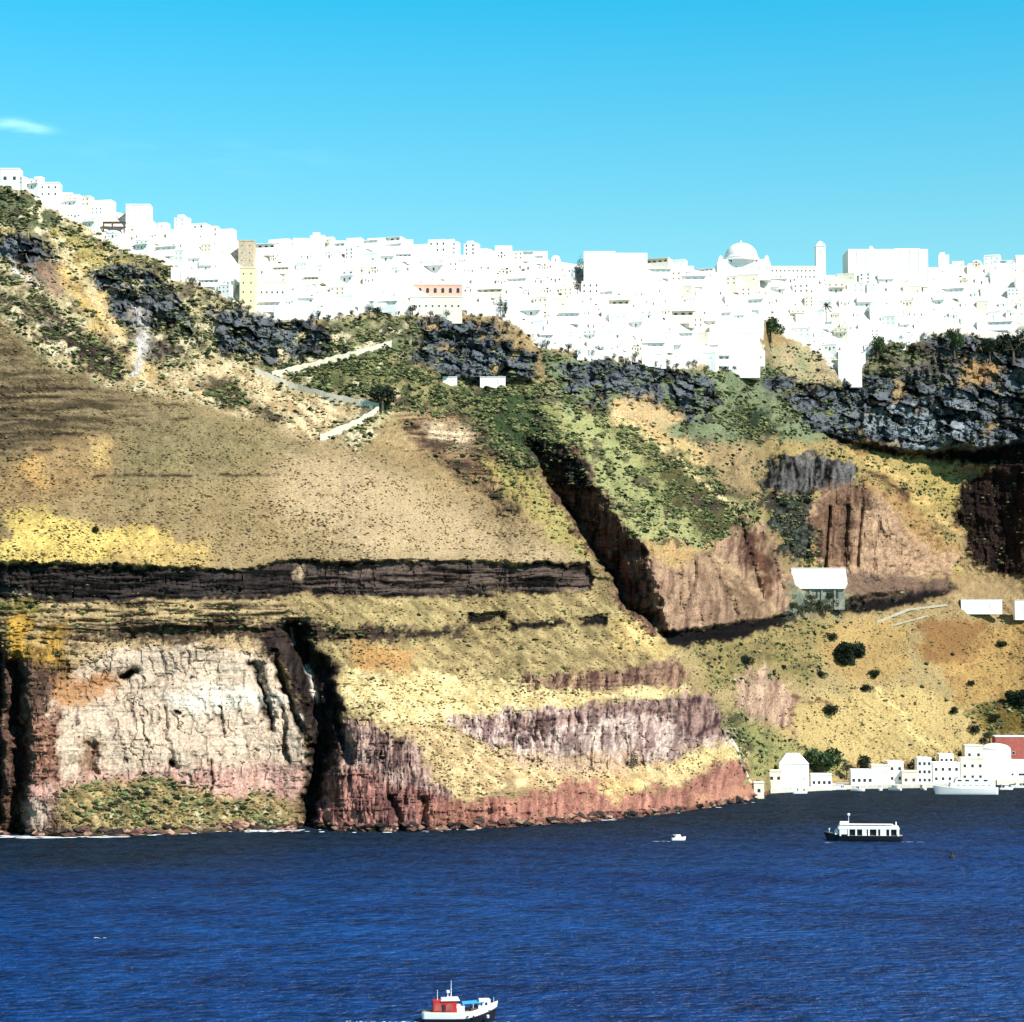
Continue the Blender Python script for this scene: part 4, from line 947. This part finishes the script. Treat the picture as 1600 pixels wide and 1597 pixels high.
hblock(1362,1392,1198,1226, m_cream, 'cream quay house with one small dark window', 2, 2, m_pale, 10)
hblock(1388,1412,1192,1222, m_white, 'narrow white quay house right of the cream one', 2, 2, m_dark, 9)
hblock(1434,1456,1188,1226, m_white, 'white quay house with two rows of dark windows', 3, 3, m_dark, 8)
hblock(1458,1500,1195,1224, m_white, 'wide white quay house behind the bow of the moored ferry', 2, 4, m_dark, 14)
hblock(1502,1538,1186,1220, m_cream, 'cream quay house with a dark doorway behind the moored ferry', 2, 3, m_dark, 16)
hblock(1536,1580,1172,1200, m_white, 'high white vaulted house above the quay', 1, 3, m_pale, 22, roof='vault')
hblock(1570,1606,1196,1224, m_white, 'white quay house with a long dark window at the right edge', 1, 2, m_dark, 10, wsz=(5,1.6))
hblock(1330,1364,1208,1230, m_white, 'low white quay shed left of the cream quay house', 1, 4, m_dark, 3, 7)
hblock(1268,1300,1214,1232, m_white, 'low white quay shed in front of the broad harbour tree', 1, 4, m_dark, 3, 6)
hblock(1410,1434,1210,1229, m_cream, 'small cream kiosk in front of the dark harbour tree', 1, 2, m_brownw, 3, 5)
hblock(1508,1536,1166,1186, m_cream, 'small cream house left of the high vaulted house', 1, 2, m_dark, 26)
hblock(1468,1490,1180,1193, m_white, 'small white house on the second row above the quay', 1, 3, m_dark, 24)
hblock(1178,1194,1224,1242, m_cream, 'little cream hut at the foot of the headland steps', 1, 1, m_dark, 2, 5)
p_ = hblock(1556,1612,1152,1186, m_redw, 'red walled house with a pale flat roof at the right edge', 1, 3, m_dark, 30, roof=m_white, cat='house', name='red_house')
hblock(1584,1612,1184,1198, m_orange, 'low orange walled annex below the red house', 1, 2, m_dark, 26, cat='house', name='orange_annex')

# ------------------------------------------------------------------ boats (bow towards +x)
def hull(L, B, sheer, z0, z1, n=28, k=10, bowp=1.6, stern=.75, flare=.12):
    """lofted strip of hull between heights z0 and z1 (fractions of the side height), decked on top"""
    m = MB(); rings = []
    for i in range(n+1):
        t = i/n; x = -L/2+L*t
        hb = B/2*(stern+(1-stern)*math.sin(min(t/.45, 1)*math.pi/2)) if t < .45 else B/2*max(0.0, 1-((t-.45)/.55)**(bowp+.6))**.8
        hb = max(hb, .02); Hs = sheer(t); ring = []
        for j in range(k+1):
            a0 = z0(t) if callable(z0) else z0; a1 = z1(t) if callable(z1) else z1; f = a0+(a1-a0)*j/k; z = Hs*f; y = hb*(.80+.20*min(1, f)**.6)+flare*max(0, f)*hb*.3 if f > 0 else hb*.8*(1+f*.8)
            rk = x+(t**6)*f*L*.05
            ring.append((rk, y, z))
        rings.append(ring)
    k1 = k+1
    for i, rg in enumerate(rings): m.v += [(a, -b, c) for a, b, c in rg]+[(a, b, c) for a, b, c in rg]
    for i in range(n):
        a, b = i*2*k1, (i+1)*2*k1
        for j in range(k):
            m.f.append([a+j, b+j, b+j+1, a+j+1]); m.m.append(0)
            m.f.append([a+k1+j, a+k1+j+1, b+k1+j+1, b+k1+j]); m.m.append(0)
        m.f.append([a+k, b+k, b+k1+k, a+k1+k]); m.m.append(1)
    m.f.append(list(range(0, k1))+list(range(2*k1-1, k1-1, -1))); m.m.append(0)
    return m
def boat_root(name, u, v, rz, label, cat='boat', group=None):
    d = sea_depth(v); p = P3(u, v, d); p.z = 0
    return empty(name, p, rz, label=label, cat=cat, group=group), d/F_PX
# red and white excursion boat
r, k = boat_root('excursion_boat', 716, 1596, .10, 'white excursion boat with red cabin and blue awning in the foreground')
L = 111*k
sh = lambda t: 2.0+2.2*max(0, (t-.55)/.45)**1.5+.25*(1-t)
hull(L, 4.6, sh, -.25, lambda t: .40+.30*max(0,(t-.6)/.4)).build('hull', [m_hull, m_deck], r, True)
hull(L*1.004, 4.64, sh, lambda t: .403+.30*max(0,(t-.6)/.4), 1.0).build('bulwark', [m_boatw, m_deck], r, True)
c = MB(); c.box(-L*.36, -L*.02, -1.5, 1.5, 1.6, 4.5, top=(.15,.2)); cab = c.build('cabin', m_red, r)
for x in (-.29, -.13):
    a = archwin(cab, L*x, 2.5, 1.5, 1.5, -1.5, m_redw, 'cabin_arch'); a.rotation_euler = (0, 0, 0); a.location.y = -1.47
d_ = MB().box(-.3, .3, -.06, .06, 0, 1.9).build('cabin_door', m_dark, cab); d_.location = (-L*.21, -1.48, 1.9)
MB().box(-L*.25, L*.015, -1.6, 1.6, 4.51, 4.95, top=(.25,.2)).build('wheelhouse_roof', m_boatw, r)
MB().box(-L*.03, L*.08, -1.4, 1.4, 1.6, 3.4).build('wheelhouse', m_boatw, r)
a = MB().box(0, L*.30, -1.55, 1.55, 0, .16).build('awning', m_blue, r); a.location = (L*.055, 0, 3.75); a.rotation_euler = (0, -.06, 0)
for x in (.07, .2, .33):
    for y in (-1.45, 1.45): MB().tube((L*x, y, 1.9), (L*x, y, 3.75+L*(x-.055)*.06), .06, .06, 6).build('awning_post', m_boatw, r)
w_ = MB(); w_.box(L*.27, L*.45, -1.2, 1.2, 2.5, 4.6, top=(.25,.2)); fc = w_.build('fore_cabin', m_boatw, r)
for x in (.325, .385): MB().box(L*x-.22, L*x+.22, -1.22, -1.12, 3.5, 4.05).build('porthole', m_dark, fc)
for x in (.12, .2): MB().tube((L*x, -2.42, 1.35), (L*x, -2.28, 1.35), .2, .2, 10).build('porthole', m_dark, r)
MB().box(L*.17, L*.27, -1.6, 1.6, 1.75, 2.9).build('seat_box', m_brownw, r)
m = MB(); m.tube((-L*.1, 0, 4.9), (-L*.1, 0, 8.6), .1, .04, 7); m.tube((-L*.1, -.7, 6.4), (-L*.1, .7, 6.4), .05, .05, 6); m.tube((-L*.29, 0, 4.4), (-L*.29, 0, 6.6), .07, .04, 6); m.build('mast', m_boatw, r)
MB().lathe([(.05,0),(.38,.1),(.4,.5),(.05,.65)], 12, (-L*.145, 0, 5.9)).build('radar', m_boatw, r)
m = MB(); m.tube((-L*.145, 0, 4.9), (-L*.145, 0, 5.95), .08, .08, 6); m.build('radar_post', m_boatw, r)
m = MB()
for x in (.36, .44, .49): m.tube((L*x, -.5+(.49-x)*-3, sh(x+.5)-.1), (L*x, -.5+(.49-x)*-3, sh(x+.5)+.9), .05, .05, 5)
m.build('rail', m_boatw, r)
m = MB(); m.lathe([(.05,0),(.28,.1),(.3,.6),(.05,.75)], 10, (L*.40, -2.1, .9)); m.build('fender', m_boatw, r)
# passenger tender in mid bay (bow to the left)
r, k = boat_root('passenger_ferry', 1351, 1314, math.pi-.08, 'white topped passenger ferry with open lower deck and black hull in the bay', 'ferry')
L = 115*k
hull(L, 7.2, lambda t: 2.5+1.5*max(0, (t-.7)/.3)**1.6, -.2, 1.0).build('hull', [m_hull, m_deck], r, True)
MB().box(-L*.46, L*.36, -3.2, 3.2, 5.15, 6.5, top=(.5,.15)).build('upper_deck', m_boatw, r)
m = MB(); m.box(-L*.38, L*.33, -3.0, 3.0, 6.9, 7.1); m.build('sun_roof', m_boatw, r)
MB().box(-L*.42, L*.30, -2.2, 2.2, 2.4, 5.148).build('saloon', m_hull, r)
for x in (-.44, -.33, -.16, -.05, .02, .12, .22, .33):
    for y in (-3.0, 3.0): MB().box(L*x-.35, L*x+.35, y-.12, y+.12, 2.3, 5.149).build('deck_post', m_boatw, r)
for x0_, x1_ in ((-.28,-.20), (-.02,.04), (.24,.33)):
    MB().box(L*x0_, L*x1_, 2.95, 3.1, 2.5+(x0_ > 0)*.5, 5.147).build('side_panel', m_boatw, r)
m = MB()
for x in np.linspace(-.37, .32, 9):
    for y in (-2.9, 2.9): m.tube((L*x, y, 6.4), (L*x, y, 6.9), .07, .07, 5)
m.build('roof_posts', m_boatw, r)
MB().box(L*.2, L*.34, -1.6, 1.6, 6.5, 8.2, top=(.5,.2)).build('bridge', m_boatw, r)
m = MB(); m.box(L*.345, L*.40, -2.2, 2.2, 2.8, 4.8, top=(.4, .3)); m.build('front_screen', m_boatw, r)
m = MB(); m.tube((L*.21, 0, 7.2), (L*.21, 0, 11.6), .12, .07, 6); m.lathe([(.05,0),(.6,.2),(.65,.8),(.05,1.1)], 12, (L*.21, 0, 10.6)); m.build('mast', m_boatw, r)
m = MB(); m.tube((-L*.42, 0, 6.4), (-L*.42, 0, 8.2), .3, .25, 8); m.build('funnel', m_boatw, r)
m = MB(); m.tube((L*.47, 0, 3.6), (L*.47, 0, 5), .12, .1, 6); m.lathe([(.05,0),(.35,.1),(.35,.6),(.05,.7)], 10, (L*.47, 0, 4.6)); m.build('bow_light', m_boatw, r)
# ferry moored at the quay (bow to the left)
r, k = boat_root('moored_ferry', 1510, 1241, math.pi-.03, 'large all white ferry moored along the harbour quay', 'ferry')
L = 95*k
hull(L, 8, lambda t: 4.0+1.6*max(0, (t-.6)/.4)**1.5, -.15, 1.0, flare=.3).build('hull', [m_boatw, m_deck], r, True)
MB().box(-L*.46, L*.28, -3.4, 3.4, 4.0, 6.8, top=(.6,.2)).build('main_deck', m_boatw, r)
MB().box(-L*.40, L*.20, -3.0, 3.0, 6.802, 9.2, top=(.8,.2)).build('upper_deck', m_boatw, r)
for x in (-.36, -.26, -.16, -.06, .04, .14): MB().box(L*x-.9, L*x+.9, 3.3, 3.5, 5.0, 5.9).build('window', m_pale, r)
for x in (-.3, -.15, 0, .12): MB().box(L*x-1.1, L*x+1.1, 2.85, 3.05, 7.6, 8.5).build('window', m_dark, r)
m = MB(); m.tube((L*.05, 0, 9), (L*.05, 0, 13), .15, .08, 6); m.tube((-L*.47, 3, 4), (-L*.47, 3, 8.5), .35, .3, 8); m.build('mast', m_hull, r)
# small motorboat and its wake
r, k = boat_root('motorboat', 1060, 1313, .2, 'tiny white motorboat alone on the water off the headland', 'motorboat')
hull(22*k, 2.3, lambda t: 1.1+.5*t*t, -.2, 1).build('hull', [m_boatw, m_deck], r, True)
MB().box(-1.6, 1.2, -.9, .9, 1.1, 2.4, top=(.4,.15)).build('cabin', m_boatw, r); MB().box(-2.2, -1.61, -.9, .9, 2.2, 2.35).build('awning', m_boatw, r)
# mooring buoy and little boats at the quay
r, k = boat_root('buoy', 1488, 1341, 0, 'small dark mooring buoy near the right edge of the water', 'buoy')
MB().lathe([(.3,-.4),(1.3,0),(1.3,.7),(.5,1.3),(.25,2.6),(.05,2.8)], 14).build('float', m_buoy, r)
MB().tube((0,0,2.79), (0,0,4.2), .08, .06, 6).build('top_mark', m_buoy, r)
first = None
for i, (u, v, lb) in enumerate(((1232,1238,'small white boat moored at the left foot of the hipped quay house'), (1266,1234,'white canopied boat moored left of the broad harbour tree'), (1281,1234,'white canopied boat moored in front of the broad harbour tree'),
        (1296,1234,'white canopied boat second from the right in the left mooring row'), (1311,1234,'rightmost white canopied boat of the left mooring row'), (1572,1234,'white canopied boat moored behind the stern of the large ferry'), (1340,1236,'white canopied boat moored at the low quay shed'), (1376,1235,'white canopied boat moored at the cream quay house'), (1398,1235,'white canopied boat moored at the narrow white quay house'), (1442,1234,'white canopied boat just off the bow of the large ferry'), (1590,1231,'white canopied boat at the right edge of the harbour'), (1250,1240,'white canopied boat moored off the hipped quay house'))):
    if i == 0:
        r, k = boat_root('moored_boat', u, v, .1, lb, 'boat', 'little boats moored at the quay')
        hull(8.5, 2.6, lambda t: 1.2+.6*t*t, -.2, 1).build('hull', [m_boatw, m_deck], r, True)
        MB().box(-3, 1.6, -1.15, 1.15, 2.9, 3.15).build('canopy', m_boatw, r); MB().box(-1, 1.3, -.8, .8, 1.1, 2.5, top=(.2,.1)).build('cabin', m_boatw, r)
        for x in (-2.8, 1.4): MB().box(x-.06, x+.06, -1.1, 1.1, 1.1, 2.898).build('canopy_post', m_boatw, r)
        first = r; fk = kids(r)
    else:
        o = copy_tree(first, fk); d = sea_depth(v); p = P3(u, v, d); p.z = 0; o.location = p; o.rotation_euler = (0, 0, random.uniform(-.5, 3.5)); o['label'] = lb
# surf along the foot of the cliff
fm = MB()
for a in range(150):
    u = random.choice([random.uniform(0, 240), random.uniform(0, 1180), random.uniform(380, 480)]); v = float(vw_f(u))+random.uniform(-.5, 3.0)
    p = P3(u, v, sea_depth(v)); n = 9; rx, ry = random.uniform(.6, 4.5)*(1.6 if u < 200 else .7), random.uniform(.6, 2.5)
    fm.add([(p.x+math.cos(6.283*i/n)*rx*random.uniform(.6,1), p.y+math.sin(6.283*i/n)*ry*random.uniform(.6,1), .08+a*.002) for i in range(n)], [tuple(range(n))])
tag(fm.build('surf', m_foam), 'white surf along the foot of the cliff', 'surf', kind='stuff')
wk = MB()
for (bu, bv, sx_, n_, wlen) in ((652, 1598, -1, 26, 16), (770, 1599, 1, 14, 5), (1046, 1315, -1, 18, 7), (1410, 1316, 1, 18, 9), (1300, 1317, -1, 8, 3), (166, 1466, -1, 6, 3)):
    d = sea_depth(bv)
    for a in range(n_):
        p = P3(bu, bv, d); t = random.random()**1.6; x = p.x+sx_*t*wlen; y = p.y+random.uniform(-1, 1)*(.4+1.2*t); rx = random.uniform(.15, .8); ry = random.uniform(.15, .5)
        wk.add([(x+math.cos(6.283*i/8)*rx*random.uniform(.5,1), y+math.sin(6.283*i/8)*ry*random.uniform(.5,1), .09+a*.002) for i in range(8)], [tuple(range(8))])
tag(wk.build('wake_foam', m_foam), 'flecks of white foam in the wakes of the boats', 'foam', kind='stuff')
# shore boulders under the headland
m_bould = mat('shore_boulders', W(.30,.21,.17), .95, .35, .6)
bm_ = MB()

# ------------------------------------------------------------------ sky and sun
EL, AZ = math.radians(44), math.radians(48)      # azimuth measured from 'towards the camera' round to the right
to_sun = Vector((math.sin(AZ)*math.cos(EL), -math.cos(AZ)*math.cos(EL), math.sin(EL)))
sl = bpy.data.lights.new('sun', 'SUN'); so = bpy.data.objects.new('sun', sl); COL.objects.link(so)
sl.energy = 4.6; sl.angle = math.radians(.5); sl.color = (1, .95, .87)
so.rotation_euler = (-to_sun).to_track_quat('-Z', 'Y').to_euler(); so.location = (500, -500, 900)
wld = bpy.data.worlds.new('World'); scn.world = wld; wld.use_nodes = True; nt = wld.node_tree
bg = nt.nodes['Background']; bg.inputs['Strength'].default_value = .07
sk = nd(nt, 'ShaderNodeTexSky', sky_type='NISHITA'); sk.sun_disc = False; sk.sun_elevation = EL
sk.sun_rotation = math.atan2(to_sun.x, to_sun.y); sk.air_density = 1.0; sk.dust_density = .3; sk.ozone_density = 2.0
tc = nd(nt, 'ShaderNodeTexCoord'); sx = nd(nt, 'ShaderNodeSeparateXYZ'); nt.links.new(tc.outputs['Generated'], sx.inputs[0])
rp = nd(nt, 'ShaderNodeValToRGB')
rp.color_ramp.elements[0].position = .2; rp.color_ramp.elements[0].color = TINT0
rp.color_ramp.elements[1].position = .32; rp.color_ramp.elements[1].color = TINT1
e3 = rp.color_ramp.elements.new(.55); e3.color = TINT2
nt.links.new(sx.outputs[2], rp.inputs[0])
mu = nd(nt, 'ShaderNodeMix', data_type='RGBA', blend_type='MULTIPLY'); mu.inputs[0].default_value = 1
nt.links.new(sk.outputs[0], mu.inputs[6]); nt.links.new(rp.outputs[0], mu.inputs[7])
# faint wisps of cirrus: noise stretched along the horizon, kept to one part of the sky
def blob(u, v, su, sv):
    x, p = ray(u, v); d = Vector((x, 1, p)).normalized()
    a = nd(nt, 'ShaderNodeVectorMath', operation='SUBTRACT'); a.inputs[1].default_value = d; nt.links.new(tc.outputs['Generated'], a.inputs[0])
    b = nd(nt, 'ShaderNodeVectorMath', operation='MULTIPLY'); b.inputs[1].default_value = (1/su, 0, 1/sv); nt.links.new(a.outputs[0], b.inputs[0])
    c = nd(nt, 'ShaderNodeVectorMath', operation='LENGTH'); nt.links.new(b.outputs[0], c.inputs[0])
    e = nd(nt, 'ShaderNodeMapRange', interpolation_type='SMOOTHSTEP'); e.inputs[1].default_value = 1; e.inputs[2].default_value = 0; nt.links.new(c.outputs['Value'], e.inputs[0]); return e.outputs[0]
cn = nd(nt, 'ShaderNodeTexNoise'); cn.inputs['Scale'].default_value = 30; cn.inputs['Detail'].default_value = 6
cm = nd(nt, 'ShaderNodeMapping'); cm.inputs['Scale'].default_value = (1, 1, 5); cm.inputs['Rotation'].default_value = (0, .12, 0); nt.links.new(tc.outputs['Generated'], cm.inputs[0]); nt.links.new(cm.outputs[0], cn.inputs['Vector'])
b1, b2 = blob(30, 200, .024, .0065), blob(330, 244, .11, .013)
sc2 = nd(nt, 'ShaderNodeMath', operation='MULTIPLY'); sc2.inputs[1].default_value = .10; nt.links.new(b2, sc2.inputs[0])
ad = nd(nt, 'ShaderNodeMath', operation='ADD'); nt.links.new(b1, ad.inputs[0]); nt.links.new(sc2.outputs[0], ad.inputs[1])
cr = nd(nt, 'ShaderNodeMapRange'); cr.inputs[1].default_value = .42; cr.inputs[2].default_value = .80; nt.links.new(cn.outputs[0], cr.inputs[0])
cf = nd(nt, 'ShaderNodeMath', operation='MULTIPLY'); nt.links.new(ad.outputs[0], cf.inputs[0]); nt.links.new(cr.outputs[0], cf.inputs[1])
mc = nd(nt, 'ShaderNodeMix', data_type='RGBA'); mc.inputs[7].default_value = CLOUD
nt.links.new(cf.outputs[0], mc.inputs[0]); nt.links.new(mu.outputs[2], mc.inputs[6])
nt.links.new(mc.outputs[2], bg.inputs['Color'])

scn.view_settings.view_transform = 'Standard'; scn.view_settings.look = 'None'; scn.view_settings.gamma = 1
scn.view_settings.exposure = EXPO
scn.render.engine = 'CYCLES'
